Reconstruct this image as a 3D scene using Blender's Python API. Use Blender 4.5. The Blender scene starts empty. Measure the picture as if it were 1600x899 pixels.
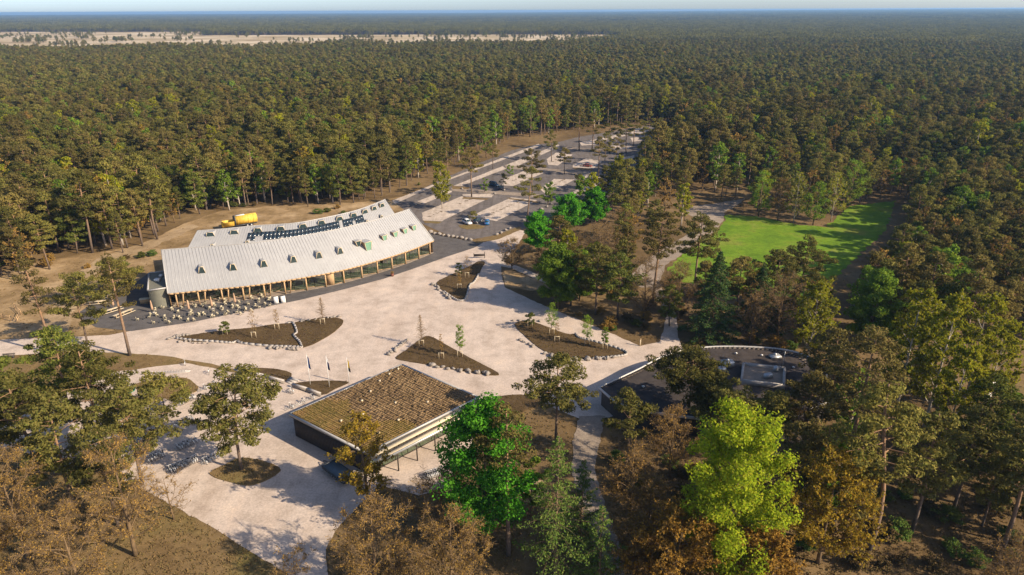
import bpy, math, random
import numpy as np
from mathutils import Matrix, Vector
from mathutils.geometry import tessellate_polygon

SC = bpy.context.scene
COL = SC.collection
R = math.radians

# ------------------------------------------------------------------ camera
CAM_H = 68.0                      # drone height in metres
FOCAL = 1067.0                    # focal length in pixels of the 1600 px photograph (24 mm)
PITCH, ROLL = R(22.1), R(0.25)
fwd = np.array([0, math.cos(PITCH), -math.sin(PITCH)])
up0 = np.array([0, math.sin(PITCH), math.cos(PITCH)])
rt0 = np.array([1.0, 0, 0])
rgt = rt0 * math.cos(ROLL) - up0 * math.sin(ROLL)
upv = up0 * math.cos(ROLL) + rt0 * math.sin(ROLL)
cd = bpy.data.cameras.new('camera')
cd.sensor_width = 36.0
cd.lens = 36.0 * FOCAL / 1600.0
cd.clip_start = 1.0
cd.clip_end = 60000.0
cam = bpy.data.objects.new('camera', cd)
COL.objects.link(cam)
cam.matrix_world = Matrix(((rgt[0], upv[0], -fwd[0], 0), (rgt[1], upv[1], -fwd[1], 0),
                           (rgt[2], upv[2], -fwd[2], CAM_H), (0, 0, 0, 1)))
SC.camera = cam

# ------------------------------------------------------------------ sky, sun, exposure
SUN_EL = R(30.0)
SUN_DIR = Vector((0.915 * math.cos(SUN_EL), -0.40 * math.cos(SUN_EL), math.sin(SUN_EL))).normalized()
world = bpy.data.worlds.new('World')
SC.world = world
world.use_nodes = True
wn = world.node_tree
sky = wn.nodes.new('ShaderNodeTexSky')
sky.sky_type = 'NISHITA'
sky.sun_disc = False
sky.sun_elevation = SUN_EL
sky.sun_rotation = math.atan2(SUN_DIR.x, SUN_DIR.y)
sky.air_density = 0.5
sky.ozone_density = 1.5
sky.dust_density = 0.9
wn.links.new(sky.outputs[0], wn.nodes['Background'].inputs[0])
wn.nodes['Background'].inputs[1].default_value = 0.14
sd = bpy.data.lights.new('sun', 'SUN')
sd.energy = 5.0
sd.angle = R(0.5)
sd.color = (1.0, 0.845, 0.645)
sun = bpy.data.objects.new('sun', sd)
COL.objects.link(sun)
sun.rotation_euler = SUN_DIR.to_track_quat('Z', 'Y').to_euler()
sun.location = (0, 0, 120)
vs = SC.view_settings
vs.view_transform = 'Standard'
vs.look = 'None'
vs.exposure = 0.68
vs.gamma = 1.0
vs.use_curve_mapping = False
SC.cycles.max_bounces = 5
SC.cycles.diffuse_bounces = 2
SC.cycles.glossy_bounces = 2
SC.cycles.transmission_bounces = 3
SC.cycles.transparent_max_bounces = 6
SC.cycles.volume_bounces = 0
SC.cycles.caustics_reflective = False
SC.cycles.caustics_refractive = False
SC.cycles.use_denoising = True

# ------------------------------------------------------------------ helpers
def at(px, py, z=0.0):
    """survey point: where the sight line of a photo pixel meets the level z"""
    d = fwd + rgt * ((px - 800) / FOCAL) - upv * ((py - 449.5) / FOCAL)
    t = (z - CAM_H) / d[2]
    return (d[0] * t, d[1] * t, z)

def pix(x, y, z=0.0):
    v = np.array([x, y, z - CAM_H])
    w = v @ fwd
    return 800 + FOCAL * (v @ rgt) / w, 449.5 - FOCAL * (v @ upv) / w

def depth(x, y, z=0.0):
    return float(np.array([x, y, z - CAM_H]) @ fwd)

def height_of(px, py, ty):
    """height of an upright thing standing at ground pixel (px,py) whose top shows at row ty"""
    x, y, _ = at(px, py)
    lo, hi = 0.0, 60.0
    for _ in range(40):
        m = (lo + hi) / 2
        if pix(x, y, m)[1] > ty: lo = m
        else: hi = m
    return lo

class Geo:
    def __init__(s):
        s.V, s.Q, s.T, s.P, s.n = [], [], [], [], 0
    def add(s, V, Q=None, T=None, P=None):
        V = np.asarray(V, float).reshape(-1, 3)
        if Q is not None and len(Q): s.Q.append(np.asarray(Q, int).reshape(-1, 4) + s.n)
        if T is not None and len(T): s.T.append(np.asarray(T, int).reshape(-1, 3) + s.n)
        if P is not None:
            for p in P: s.P.append([i + s.n for i in p])
        s.V.append(V); s.n += len(V)
        return s
    def box(s, c, d, rz=0.0, taper=1.0):
        x, y, z = [k / 2 for k in d]
        p = np.array([(-x, -y, -z), (x, -y, -z), (x, y, -z), (-x, y, -z), (-x * taper, -y * taper, z), (x * taper, -y * taper, z), (x * taper, y * taper, z), (-x * taper, y * taper, z)])
        cs, sn = math.cos(rz), math.sin(rz)
        p = np.stack([p[:, 0] * cs - p[:, 1] * sn, p[:, 0] * sn + p[:, 1] * cs, p[:, 2]], 1) + np.array(c)
        return s.add(p, [(0, 3, 2, 1), (4, 5, 6, 7), (0, 1, 5, 4), (1, 2, 6, 5), (2, 3, 7, 6), (3, 0, 4, 7)])
    def bar(s, a, b, w, h=None):
        """a square bar from a to b"""
        h = h or w
        a, b = np.array(a, float), np.array(b, float)
        d = b - a; d /= max(np.linalg.norm(d), 1e-9)
        k = np.array([0, 0, 1.0]) if abs(d[2]) < 0.9 else np.array([0, 1.0, 0])
        e = np.cross(d, k); e /= np.linalg.norm(e); g = np.cross(e, d)
        p = [q + e * i * w / 2 + g * j * h / 2 for q in (a, b) for i, j in ((-1, -1), (1, -1), (1, 1), (-1, 1))]
        return s.add(p, [(0, 1, 2, 3), (7, 6, 5, 4), (0, 4, 5, 1), (1, 5, 6, 2), (2, 6, 7, 3), (3, 7, 4, 0)])
    def tube(s, pts, rad, n=6, cap=True):
        pts = np.asarray(pts, float); k = len(pts)
        rad = np.broadcast_to(np.asarray(rad, float), (k,))
        d = np.gradient(pts, axis=0); d /= np.maximum(np.linalg.norm(d, axis=1), 1e-9)[:, None]
        ref = np.array([0, 0, 1.0]) if abs(d[:, 2]).mean() < 0.8 else np.array([1.0, 0, 0])
        e = np.cross(d, ref); e /= np.maximum(np.linalg.norm(e, axis=1), 1e-9)[:, None]
        g = np.cross(d, e)
        a = np.arange(n) * 2 * math.pi / n
        V = pts[:, None] + rad[:, None, None] * (e[:, None] * np.cos(a)[None, :, None] + g[:, None] * np.sin(a)[None, :, None])
        i = np.arange(k - 1)[:, None] * n; j = np.arange(n)[None]
        q = np.stack([i + j, i + (j + 1) % n, i + n + (j + 1) % n, i + n + j], -1).reshape(-1, 4)
        P = [list(range(n))[::-1], [(k - 1) * n + m for m in range(n)]] if cap else None
        return s.add(V, q, P=P)
    def leaves(s, C, S, asp, N, rng):
        C = np.asarray(C, float); n = len(C)
        S = np.broadcast_to(np.asarray(S, float), (n,))[:, None]
        N = N / np.maximum(np.linalg.norm(N, axis=1), 1e-9)[:, None]
        t = rng.normal(size=(n, 3)); t -= N * (t * N).sum(1)[:, None]
        t /= np.maximum(np.linalg.norm(t, axis=1), 1e-9)[:, None]
        b = np.cross(N, t)
        bend = N * S * rng.uniform(-.25, .25, (n, 1))
        V = np.stack([C - t * S, C + b * S * asp + bend, C + t * S, C - b * S * asp + bend], 1)
        return s.add(V, np.arange(4 * n).reshape(-1, 4))
    def sticks(s, A, B, w, rng):
        """thin flat twigs from A to B"""
        A, B = np.asarray(A), np.asarray(B); n = len(A)
        d = B - A; k = rng.normal(size=(n, 3)); e = np.cross(d, k)
        e /= np.maximum(np.linalg.norm(e, axis=1), 1e-9)[:, None]
        V = np.stack([A - e * w, A + e * w, B + e * w * .4, B - e * w * .4], 1)
        return s.add(V, np.arange(4 * n).reshape(-1, 4))
    def lathe(s, prof, n=12, c=(0, 0, 0)):
        return s.tube([(c[0], c[1], c[2] + z) for r, z in prof], [max(r, .001) for r, z in prof], n)
    def mesh(s, name, off=(0, 0, 0), smooth=False):
        me = bpy.data.meshes.new(name)
        V = np.concatenate(s.V) - np.array(off)
        Q = np.concatenate(s.Q) if s.Q else np.zeros((0, 4), int)
        T = np.concatenate(s.T) if s.T else np.zeros((0, 3), int)
        pl = [np.array(p) for p in s.P]
        loops = np.concatenate([Q.ravel(), T.ravel()] + pl).astype(np.int32)
        tot = np.concatenate([np.full(len(Q), 4), np.full(len(T), 3), np.array([len(p) for p in pl], int)]).astype(np.int32)
        me.vertices.add(len(V)); me.vertices.foreach_set('co', V.astype(np.float32).ravel())
        me.loops.add(len(loops)); me.loops.foreach_set('vertex_index', loops)
        me.polygons.add(len(tot))
        me.polygons.foreach_set('loop_start', np.concatenate([[0], np.cumsum(tot)[:-1]]).astype(np.int32))
        me.polygons.foreach_set('loop_total', tot)
        if smooth: me.polygons.foreach_set('use_smooth', np.ones(len(tot), bool))
        me.update(calc_edges=True)
        return me

def thing(name, label, cat, loc=(0, 0, 0), rz=0.0, group=None):
    o = bpy.data.objects.new(name, None)
    o.empty_display_size = 0.3
    COL.objects.link(o)
    o.location = loc; o.rotation_euler = (0, 0, rz)
    o['label'] = label; o['category'] = cat
    if group: o['group'] = group
    return o

def part(name, geo, mat, parent=None, world=False, smooth=False, stuff=False):
    """link a mesh; world=True: geometry is in scene coordinates, parent is unrotated"""
    me = geo if isinstance(geo, bpy.types.Mesh) else geo.mesh(name, parent_loc(parent) if (world and parent) else (0, 0, 0), smooth)
    if not me.materials: me.materials.append(mat)
    o = bpy.data.objects.new(name, me)
    COL.objects.link(o)
    if parent: o.parent = parent
    if stuff: o['kind'] = 'stuff'
    return o

def parent_loc(p):
    l = np.zeros(3)
    while p is not None:
        l += np.array(p.location); p = p.parent
    return l

def tag(o, label, cat, group=None):
    o['label'] = label; o['category'] = cat
    if group: o['group'] = group
    return o

def copy_tree(o, parent=None):
    c = o.copy(); COL.objects.link(c)
    if parent: c.parent = parent
    for ch in o.children: copy_tree(ch, c)
    return c

def smooth_poly(P, n=4, closed=True):
    """Catmull-Rom through the survey points"""
    P = [np.array(p[:2], float) for p in P]; m = len(P); out = []
    for i in range(m if closed else m - 1):
        g = (lambda k: P[k % m]) if closed else (lambda k: P[min(max(k, 0), m - 1)])
        a, b, c, d = g(i - 1), g(i), g(i + 1), g(i + 2)
        for k in range(n):
            t = k / n
            out.append(.5 * ((2 * b) + (c - a) * t + (2 * a - 5 * b + 4 * c - d) * t * t + (3 * b - a - 3 * c + d) * t ** 3))
    if not closed: out.append(P[-1])
    return out

def ragged(P, step=1.5, amp=.25, seed=0):
    rg = random.Random(seed); out = []
    for i in range(len(P)):
        a, b = np.array(P[i]), np.array(P[(i + 1) % len(P)])
        k = max(1, min(40, int(np.linalg.norm(b - a) / step)))
        for j in range(k):
            q = a + (b - a) * j / k
            out.append(q + np.array([rg.uniform(-amp, amp), rg.uniform(-amp, amp)]))
    return out

def sheet(P, z, thick=0.0):
    g = Geo()
    V = [(p[0], p[1], z) for p in P]
    tr = tessellate_polygon([[Vector(v) for v in V]])
    T = []
    for a, b, c in tr:
        u, v, w = V[a], V[b], V[c]
        if (v[0] - u[0]) * (w[1] - u[1]) - (v[1] - u[1]) * (w[0] - u[0]) < 0: a, b = b, a
        T.append((a, b, c))
    g.add(V, T=T)
    if thick:
        n = len(V)
        W = V + [(p[0], p[1], z - thick) for p in P]
        g.add(W, [(i, (i + 1) % n, n + (i + 1) % n, n + i) for i in range(n)])
    return g

def inside(x, y, poly):
    x = np.asarray(x, float); y = np.asarray(y, float); r = np.zeros(x.shape, bool)
    n = len(poly)
    for i in range(n):
        x1, y1 = poly[i][:2]; x2, y2 = poly[(i + 1) % n][:2]
        if y1 == y2: continue
        c = ((y1 > y) != (y2 > y)) & (x < (x2 - x1) * (y - y1) / (y2 - y1) + x1)
        r ^= c
    return r

def ground_pts(L): return [at(*p)[:2] for p in L]

# ------------------------------------------------------------------ materials
def nodes(name):
    m = bpy.data.materials.new(name); m.use_nodes = True
    nt = m.node_tree; b = nt.nodes['Principled BSDF']
    return m, nt, b

def ramp(nt, fac, stops):
    r = nt.nodes.new('ShaderNodeValToRGB')
    e = r.color_ramp.elements
    while len(e) < len(stops): e.new(0.5)
    for k, (p, c) in enumerate(stops):
        e[k].position = p; e[k].color = (*c, 1)
    nt.links.new(fac, r.inputs[0])
    return r.outputs[0]

def noise(nt, scale, detail=4, rough=.6, vec=None):
    n = nt.nodes.new('ShaderNodeTexNoise')
    n.inputs['Scale'].default_value = scale; n.inputs['Detail'].default_value = detail; n.inputs['Roughness'].default_value = rough
    if vec is None: vec = nt.nodes.new('ShaderNodeNewGeometry').outputs['Position']
    nt.links.new(vec, n.inputs['Vector'])
    return n.outputs[0]

def mixc(nt, fac, a, b, mode='MIX'):
    m = nt.nodes.new('ShaderNodeMix'); m.data_type = 'RGBA'; m.blend_type = mode
    for s, v in ((m.inputs[0], fac), (m.inputs[6], a), (m.inputs[7], b)):
        if hasattr(v, 'is_linked'): nt.links.new(v, s)
        elif isinstance(v, (int, float)): s.default_value = v
        else: s.default_value = (*v, 1)
    return m.outputs[2]

def bump(nt, b, h, strength=.5, dist=.05):
    n = nt.nodes.new('ShaderNodeBump'); n.inputs['Strength'].default_value = strength; n.inputs['Distance'].default_value = dist
    nt.links.new(h, n.inputs['Height']); nt.links.new(n.outputs[0], b.inputs['Normal'])

def plain(name, c, rough=.7, metal=0.0, var=.12, scale=1.5, spec=.3):
    m, nt, b = nodes(name)
    f = noise(nt, scale, 5)
    lo = tuple(k * (1 - var) for k in c); hi = tuple(min(1, k * (1 + var)) for k in c)
    nt.links.new(ramp(nt, f, [(.3, lo), (.7, hi)]), b.inputs['Base Color'])
    b.inputs['Roughness'].default_value = rough; b.inputs['Metallic'].default_value = metal
    b.inputs['Specular IOR Level'].default_value = spec
    return m

def ground_mat(name, stops, s1, s2, fine, bstr=.6, bd=.08, tint=None):
    """broad patches x medium mottling x fine grain"""
    m, nt, b = nodes(name)
    f1 = noise(nt, s1, 6, .6); f2 = noise(nt, s2, 6, .65); f3 = noise(nt, fine, 3, .7)
    c = ramp(nt, f1, stops)
    c = mixc(nt, .75, c, ramp(nt, f2, [(.25, (.55, .53, .5)), (.55, (1, 1, 1)), (.8, (1.25, 1.2, 1.1))]), 'MULTIPLY')
    c = mixc(nt, .55, c, ramp(nt, f3, [(.3, (.6, .6, .6)), (.7, (1.25, 1.25, 1.25))]), 'MULTIPLY')
    nt.links.new(c, b.inputs['Base Color'])
    b.inputs['Roughness'].default_value = .95; b.inputs['Specular IOR Level'].default_value = .1
    bump(nt, b, f3, bstr, bd)
    return m

M = {}
M['floor'] = ground_mat('forest_floor', [(.3, (.10, .066, .030)), (.48, (.17, .112, .052)), (.62, (.23, .155, .075)), (.75, (.13, .10, .035))], .035, .35, 4.0)
M['sand'] = ground_mat('sandy_clearing', [(.32, (.19, .125, .055)), (.5, (.33, .225, .115)), (.66, (.48, .345, .20))], .09, .4, 4.0)
M['shell'] = ground_mat('shell_gravel', [(.3, (.545, .445, .365)), (.7, (.59, .485, .40))], .05, .25, 3.0, .2, .02)
def wear(m, scale=(.5, .06, 1), rz=.6, lo=.86):
    """faint streaks left by wheels and rakes"""
    nt = m.node_tree; b = nt.nodes['Principled BSDF']; src_ = b.inputs['Base Color'].links[0].from_socket
    mp = nt.nodes.new('ShaderNodeMapping'); mp.inputs['Scale'].default_value = scale; mp.inputs['Rotation'].default_value = (0, 0, rz)
    nt.links.new(nt.nodes.new('ShaderNodeNewGeometry').outputs['Position'], mp.inputs['Vector'])
    f = noise(nt, 1.0, 4, .6, mp.outputs[0])
    nt.links.new(mixc(nt, 1.0, src_, ramp(nt, f, [(.35, (lo, lo * .98, lo * .96)), (.55, (1, 1, 1)), (.75, (1.04, 1.04, 1.04))]), 'MULTIPLY'), b.inputs['Base Color'])
wear(M['shell'], (.35, .05, 1), .6, .955)
M['asphalt'] = ground_mat('grey_clinker', [(.3, (.105, .096, .092)), (.7, (.14, .128, .12))], .08, .5, 5.0, .2, .02)
M['lane'] = ground_mat('lane_asphalt', [(.3, (.15, .13, .118)), (.7, (.19, .165, .15))], .06, .4, 4.0, .2, .02)
M['bay'] = ground_mat('bay_gravel', [(.3, (.50, .42, .345)), (.7, (.60, .50, .41))], .09, .5, 3.0, .3, .03)
wear(M['lane'], (.6, .05, 1), -.55, .8); wear(M['bay'], (.9, .08, 1), -.55, .85)
M['path'] = ground_mat('worn_path', [(.3, (.27, .215, .165)), (.7, (.36, .29, .225))], .08, .5, 3.0)
M['verge'] = ground_mat('dry_verge', [(.3, (.15, .097, .043)), (.5, (.215, .145, .066)), (.7, (.17, .135, .045))], .12, .7, 5.0)
M['soil'] = ground_mat('planting_soil', [(.3, (.085, .055, .026)), (.7, (.135, .09, .043))], .3, 1.6, 6.0, .9, .12)
M['lawn'] = ground_mat('lawn_grass', [(.32, (.10, .185, .014)), (.5, (.15, .25, .016)), (.66, (.22, .24, .04))], .09, .6, 5.0, .6, .08)
M['heath'] = ground_mat('pale_heath', [(.38, (.33, .24, .12)), (.5, (.50, .39, .23)), (.62, (.66, .54, .38))], .007, .03, .3)
M['stone'] = plain('boulder_stone', (.27, .235, .20), .9, var=.3, scale=3)
M['concrete'] = plain('kerb_concrete', (.40, .36, .32), .85, var=.15)
M['timber'] = plain('larch_timber', (.46, .30, .155), .7, var=.2, scale=4)
M['paletimber'] = plain('pale_timber', (.62, .51, .34), .7, var=.15, scale=4)
M['chairwood'] = plain('grey_chair_wood', (.46, .40, .27), .75, var=.2, scale=4)
M['darktimber'] = plain('dark_timber', (.055, .043, .035), .75, var=.3, scale=3)
M['bark'] = plain('oak_bark', (.17, .115, .065), .95, var=.35, scale=5)
M['twig'] = plain('twig_bark', (.165, .108, .055), .95, var=.3, scale=2)
M['birchbark'] = plain('birch_bark', (.40, .34, .27), .85, var=.45, scale=5)
M['white'] = plain('white_paint', (.72, .70, .66), .5, var=.06)
M['metal'] = plain('galvanised', (.50, .50, .49), .4, .5, .1)
M['darkmetal'] = plain('dark_steel', (.06, .065, .07), .5, .4, .15)
M['rubber'] = plain('rubber', (.025, .025, .025), .85, var=.2)
M['trim'] = plain('parapet_trim', (.42, .40, .37), .5, .2, .1)
M['yellow'] = plain('yellow_paint', (.62, .40, .06), .6, var=.25)

def pine_bark():
    m, nt, b = nodes('pine_bark')
    tc = nt.nodes.new('ShaderNodeTexCoord'); sp = nt.nodes.new('ShaderNodeSeparateXYZ')
    nt.links.new(tc.outputs['Object'], sp.inputs[0])
    mp = nt.nodes.new('ShaderNodeMapRange'); mp.inputs[1].default_value = 1; mp.inputs[2].default_value = 10
    nt.links.new(sp.outputs[2], mp.inputs[0])
    c = ramp(nt, mp.outputs[0], [(0, (.12, .088, .065)), (.5, (.19, .125, .08)), (1, (.29, .17, .09))])
    c = mixc(nt, .7, c, ramp(nt, noise(nt, 3.0, 5), [(.3, (.5, .5, .5)), (.7, (1.2, 1.2, 1.2))]), 'MULTIPLY')
    nt.links.new(c, b.inputs['Base Color']); b.inputs['Roughness'].default_value = .95
    return m
M['pinebark'] = pine_bark()

def foliage(name, cols, trans=.25, objvar=.35, hue=None):
    """leaf colour varies from leaf to leaf and from tree to tree"""
    m = bpy.data.materials.new(name); m.use_nodes = True
    nt = m.node_tree; nt.nodes.clear()
    out = nt.nodes.new('ShaderNodeOutputMaterial')
    geo = nt.nodes.new('ShaderNodeNewGeometry'); oi = nt.nodes.new('ShaderNodeObjectInfo')
    k = len(cols)
    c = ramp(nt, geo.outputs['Random Per Island'], [(i / max(1, k - 1), cc) for i, cc in enumerate(cols)])
    c = mixc(nt, 1.0, c, ramp(nt, oi.outputs['Random'], [(0, (1 - objvar,) * 3), (.5, (1, 1, 1)), (1, hue or (1 + objvar, 1 + objvar * .9, 1 + objvar * .5))]), 'MULTIPLY')
    d = nt.nodes.new('ShaderNodeBsdfDiffuse'); t = nt.nodes.new('ShaderNodeBsdfTranslucent'); mx = nt.nodes.new('ShaderNodeMixShader')
    nt.links.new(c, d.inputs[0]); nt.links.new(c, t.inputs[0])
    mx.inputs[0].default_value = trans
    nt.links.new(d.outputs[0], mx.inputs[1]); nt.links.new(t.outputs[0], mx.inputs[2])
    nt.links.new(mx.outputs[0], out.inputs[0])
    return m
M['needle'] = foliage('pine_needles', [(.100, .098, .024), (.165, .150, .038), (.208, .172, .048), (.128, .142, .032)], .3)
M['needle_green'] = foliage('green_pine_needles', [(.080, .105, .022), (.138, .160, .030), (.185, .182, .040)], .3)
M['needle_brown'] = foliage('brown_pine_needles', [(.145, .115, .036), (.21, .162, .050), (.13, .12, .034)], .3)
M['spruce'] = foliage('spruce_needles', [(.035, .075, .024), (.06, .11, .03), (.10, .13, .035)], .2, .2)
M['larch'] = foliage('larch_needles', [(.07, .13, .025), (.12, .19, .035), (.17, .20, .05)], .3, .2)
M['beech'] = foliage('fresh_green_leaves', [(.05, .20, .014), (.085, .30, .018), (.15, .42, .03), (.10, .24, .03)], .4, .15)
M['lime'] = foliage('yellow_green_leaves', [(.17, .25, .016), (.29, .38, .02), (.39, .45, .028), (.36, .35, .03)], .5, .1)
M['birch'] = foliage('birch_leaves', [(.22, .25, .018), (.33, .33, .022), (.40, .32, .035)], .45, .12)
M['freshgreen'] = foliage('spring_leaves', [(.11, .19, .02), (.17, .27, .028), (.25, .30, .04)], .4, .25)
M['bud'] = foliage('oak_buds', [(.23, .14, .036), (.33, .205, .05), (.39, .23, .055)], .25, .2)
M['gold'] = foliage('golden_leaves', [(.28, .17, .02), (.42, .27, .028), (.38, .28, .035), (.22, .18, .025)], .4, .1)
M['orange'] = foliage('orange_leaves', [(.29, .16, .03), (.40, .23, .045), (.34, .19, .035), (.22, .14, .03)], .35, .1)
M['tuft'] = foliage('heather_tufts', [(.09, .058, .026), (.15, .10, .045), (.12, .10, .03)], .1, .1)
M['drygrass'] = foliage('dry_grass', [(.17, .11, .045), (.25, .165, .075), (.16, .135, .045)], .2, .1)

def roof_metal():
    m, nt, b = nodes('zinc_roof')
    f = noise(nt, .5, 6, .7)
    nt.links.new(ramp(nt, f, [(.3, (.375, .365, .35)), (.7, (.435, .425, .405))]), b.inputs['Base Color'])
    b.inputs['Metallic'].default_value = .25; b.inputs['Roughness'].default_value = .5
    return m
M['roof'] = roof_metal()

def glass_mat(name, tint, gl=.25):
    m = bpy.data.materials.new(name); m.use_nodes = True
    nt = m.node_tree; nt.nodes.clear()
    out = nt.nodes.new('ShaderNodeOutputMaterial')
    t = nt.nodes.new('ShaderNodeBsdfTransparent'); t.inputs[0].default_value = (*tint, 1)
    g = nt.nodes.new('ShaderNodeBsdfGlossy'); g.inputs['Roughness'].default_value = .04; g.inputs[0].default_value = (.9, .95, .92, 1)
    mx = nt.nodes.new('ShaderNodeMixShader'); mx.inputs[0].default_value = gl
    nt.links.new(t.outputs[0], mx.inputs[1]); nt.links.new(g.outputs[0], mx.inputs[2]); nt.links.new(mx.outputs[0], out.inputs[0])
    return m
M['glass'] = glass_mat('green_glass', (.42, .60, .47), .22)
M['darkglass'] = plain('dark_glass', (.03, .05, .05), .08, var=.2, spec=.8)
M['greenglass'] = plain('dormer_glass', (.16, .30, .20), .12, var=.15, spec=.8)
M['panelframe'] = plain('panel_frame_metal', (.17, .18, .19), .5, .3)
M['solar'] = plain('solar_cell', (.018, .032, .045), .15, var=.2, spec=.7)

def car_paint(name, c):
    m, nt, b = nodes(name)
    b.inputs['Base Color'].default_value = (*c, 1); b.inputs['Roughness'].default_value = .3
    b.inputs['Coat Weight'].default_value = .6
    return m

# ------------------------------------------------------------------ the setting: ground, squares, roads
def struct(name, geo, mat):
    o = part(name, geo, mat); o['kind'] = 'structure'; return o

g = Geo()
rr = [0, 60, 150, 300, 600, 1200, 2500, 5000, 10000, 15000, 20000]
na = 48
V = [(0, 0, 0)]
for r_ in rr[1:]:
    for k in range(na):
        a = 2 * math.pi * k / na
        hz = 0.0
        if r_ >= 5000:      # low wooded ridge far off to the right
            hz = max(0, math.sin(a * 1.0)) * max(0, math.cos(a) + .05) * r_ * .0042
        V.append((r_ * math.cos(a), r_ * math.sin(a), hz))
T = [(0, 1 + k, 1 + (k + 1) % na) for k in range(na)]
Q = []
for j in range(len(rr) - 2):
    b0, b1 = 1 + j * na, 1 + (j + 1) * na
    Q += [(b0 + k, b1 + k, b1 + (k + 1) % na, b0 + (k + 1) % na) for k in range(na)]
g.add(V, Q, T)
struct('ground', g, M['floor'])

SAND = ground_pts([(-120, 470), (0, 425), (80, 405), (150, 395), (215, 385), (240, 372), (290, 350), (340, 330), (430, 322), (520, 320), (600, 312), (640, 305), (655, 330), (560, 380), (330, 420), (235, 440), (170, 470), (180, 515), (90, 530), (0, 536), (-120, 540)])
struct('sandy_clearing', sheet(ragged(SAND, 3, .8, 5), .02), M['sand'])
struct('sand_track', sheet(ragged(ground_pts([(55, 526), (85, 478), (95, 448), (122, 424), (150, 405), (185, 392), (230, 378), (300, 350), (310, 354), (240, 386), (196, 402), (165, 415), (140, 435), (124, 462), (112, 500), (105, 527)]), 2.2, .7, 21), .035), ground_mat('pale_sand', [(.3, (.30, .21, .115)), (.7, (.46, .34, .21))], .1, .5, 4.0))
PLAZA = ground_pts([(-80, 534), (0, 531), (90, 528), (170, 524), (300, 500), (440, 470), (600, 430), (700, 395), (765, 376), (790, 362), (806, 358), (822, 362), (808, 385), (790, 405), (783, 415), (784, 430), (788, 449), (815, 462), (850, 478), (880, 490), (905, 500), (940, 515), (975, 530), (1000, 541), (1030, 535), (1037, 515), (1043, 485), (1052, 480), (1058, 500), (1060, 530), (1066, 545), (1090, 560), (1040, 600), (990, 640), (945, 655), (905, 655), (870, 640), (835, 622), (800, 640), (765, 655), (725, 710), (700, 760), (655, 775), (600, 760), (560, 790), (525, 830), (508, 860), (512, 899), (525, 960), (500, 990), (450, 899), (340, 830), (225, 765), (150, 735), (60, 712), (0, 700), (-80, 695)])
struct('plaza', sheet(ragged(PLAZA, 1.2, .14, 1), .04), M['shell'])
APRON = ground_pts([(655, 345), (668, 362), (700, 371), (735, 377), (755, 380), (740, 388), (700, 401), (650, 419), (600, 436), (540, 452), (470, 469), (440, 475), (300, 504), (205, 518), (150, 512), (118, 492), (165, 462), (215, 440), (235, 425), (400, 420), (600, 370)])
struct('terrace_paving', sheet(APRON, .06), M['asphalt'])
VERGE = ground_pts([(-80, 562), (0, 557), (90, 551), (190, 552), (260, 557), (320, 567), (378, 580), (372, 584), (330, 575), (290, 568), (218, 577), (165, 583), (110, 607), (50, 642), (0, 668), (-80, 680)])
struct('grass_verge', sheet(ragged(VERGE, 1.5, .2, 2), .06), M['verge'])
VERGE2 = ground_pts([(450, 899), (340, 830), (225, 765), (150, 735), (60, 712), (0, 700), (-60, 698), (-60, 990), (500, 990)])
struct('dry_grass_slope', sheet(ragged(VERGE2, 2, .2, 3), .02), M['verge'])
LOT = ground_pts([(618, 318), (650, 300), (700, 276), (750, 255), (800, 235), (838, 226), (870, 223), (905, 214), (960, 205), (1010, 196), (1060, 196), (1050, 230), (1010, 262), (985, 290), (945, 310), (905, 325), (870, 335), (845, 345), (828, 352), (800, 367), (760, 377), (735, 374), (700, 368), (660, 350), (640, 335)])
struct('car_park_road', sheet(LOT, .03), M['lane'])
for k, b in enumerate([
        [(612, 314), (841, 225), (846, 228), (687, 287), (617, 319)],
        [(652, 315), (701, 296), (707, 300), (662, 319)], [(708, 291), (785, 260), (791, 264), (721, 291)],
        [(791, 258), (872, 226), (875, 229), (808, 260)],
        [(659, 333), (721, 307), (762, 311), (690, 346), (661, 345)],
        [(722, 304), (773, 303), (768, 309), (724, 308)], [(788, 280), (820, 267), (851, 270), (802, 291), (785, 290)],
        [(854, 249), (869, 239), (895, 242), (872, 259), (857, 258)],
        [(736, 338), (799, 309), (840, 313), (776, 346)], [(843, 296), (866, 280), (898, 281), (854, 304)],
        [(895, 258), (915, 248), (941, 252), (927, 264), (895, 262)],
        [(889, 304), (918, 287), (944, 283), (906, 307)], [(906, 223), (932, 218), (932, 226), (909, 228)],
        [(941, 216), (982, 207), (976, 213), (944, 220)], [(956, 228), (987, 229), (982, 233), (950, 232)],
        [(984, 200), (1022, 200), (1005, 209), (987, 209)], [(973, 246), (992, 243), (987, 252), (970, 252)],
        [(900, 272), (940, 276), (936, 280), (905, 278)], [(985, 216), (1008, 213), (1003, 220), (988, 222)]]):
    struct('parking_bay', sheet(ragged(ground_pts(b), 1.2, .12, k), .055), M['bay'])
for b in ([(704, 294), (843, 304), (844, 309), (707, 299)], [(788, 258), (953, 272), (953, 275.5), (791, 264)], [(884, 230), (950, 235), (950, 238), (886, 233)]):
    struct('car_park_median', sheet(ground_pts(b), .075), M['path'])
for b in ([(706, 291), (735, 293), (730, 296), (707, 296)], [(724, 308), (765, 311), (760, 313), (722, 311)], [(895, 262), (927, 264), (925, 267), (897, 265)], [(735, 375), (775, 368), (812, 354), (815, 359), (780, 374), (745, 381)], [(716, 352), (740, 351), (758, 354), (752, 358), (730, 359), (718, 356)], [(660, 345), (690, 347), (686, 350), (664, 349)], [(790, 309), (842, 316), (842, 318), (798, 312)]):
    struct('dry_median_strip', sheet(ragged(ground_pts(b), 1.2, .15), .085), M['verge'])
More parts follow.
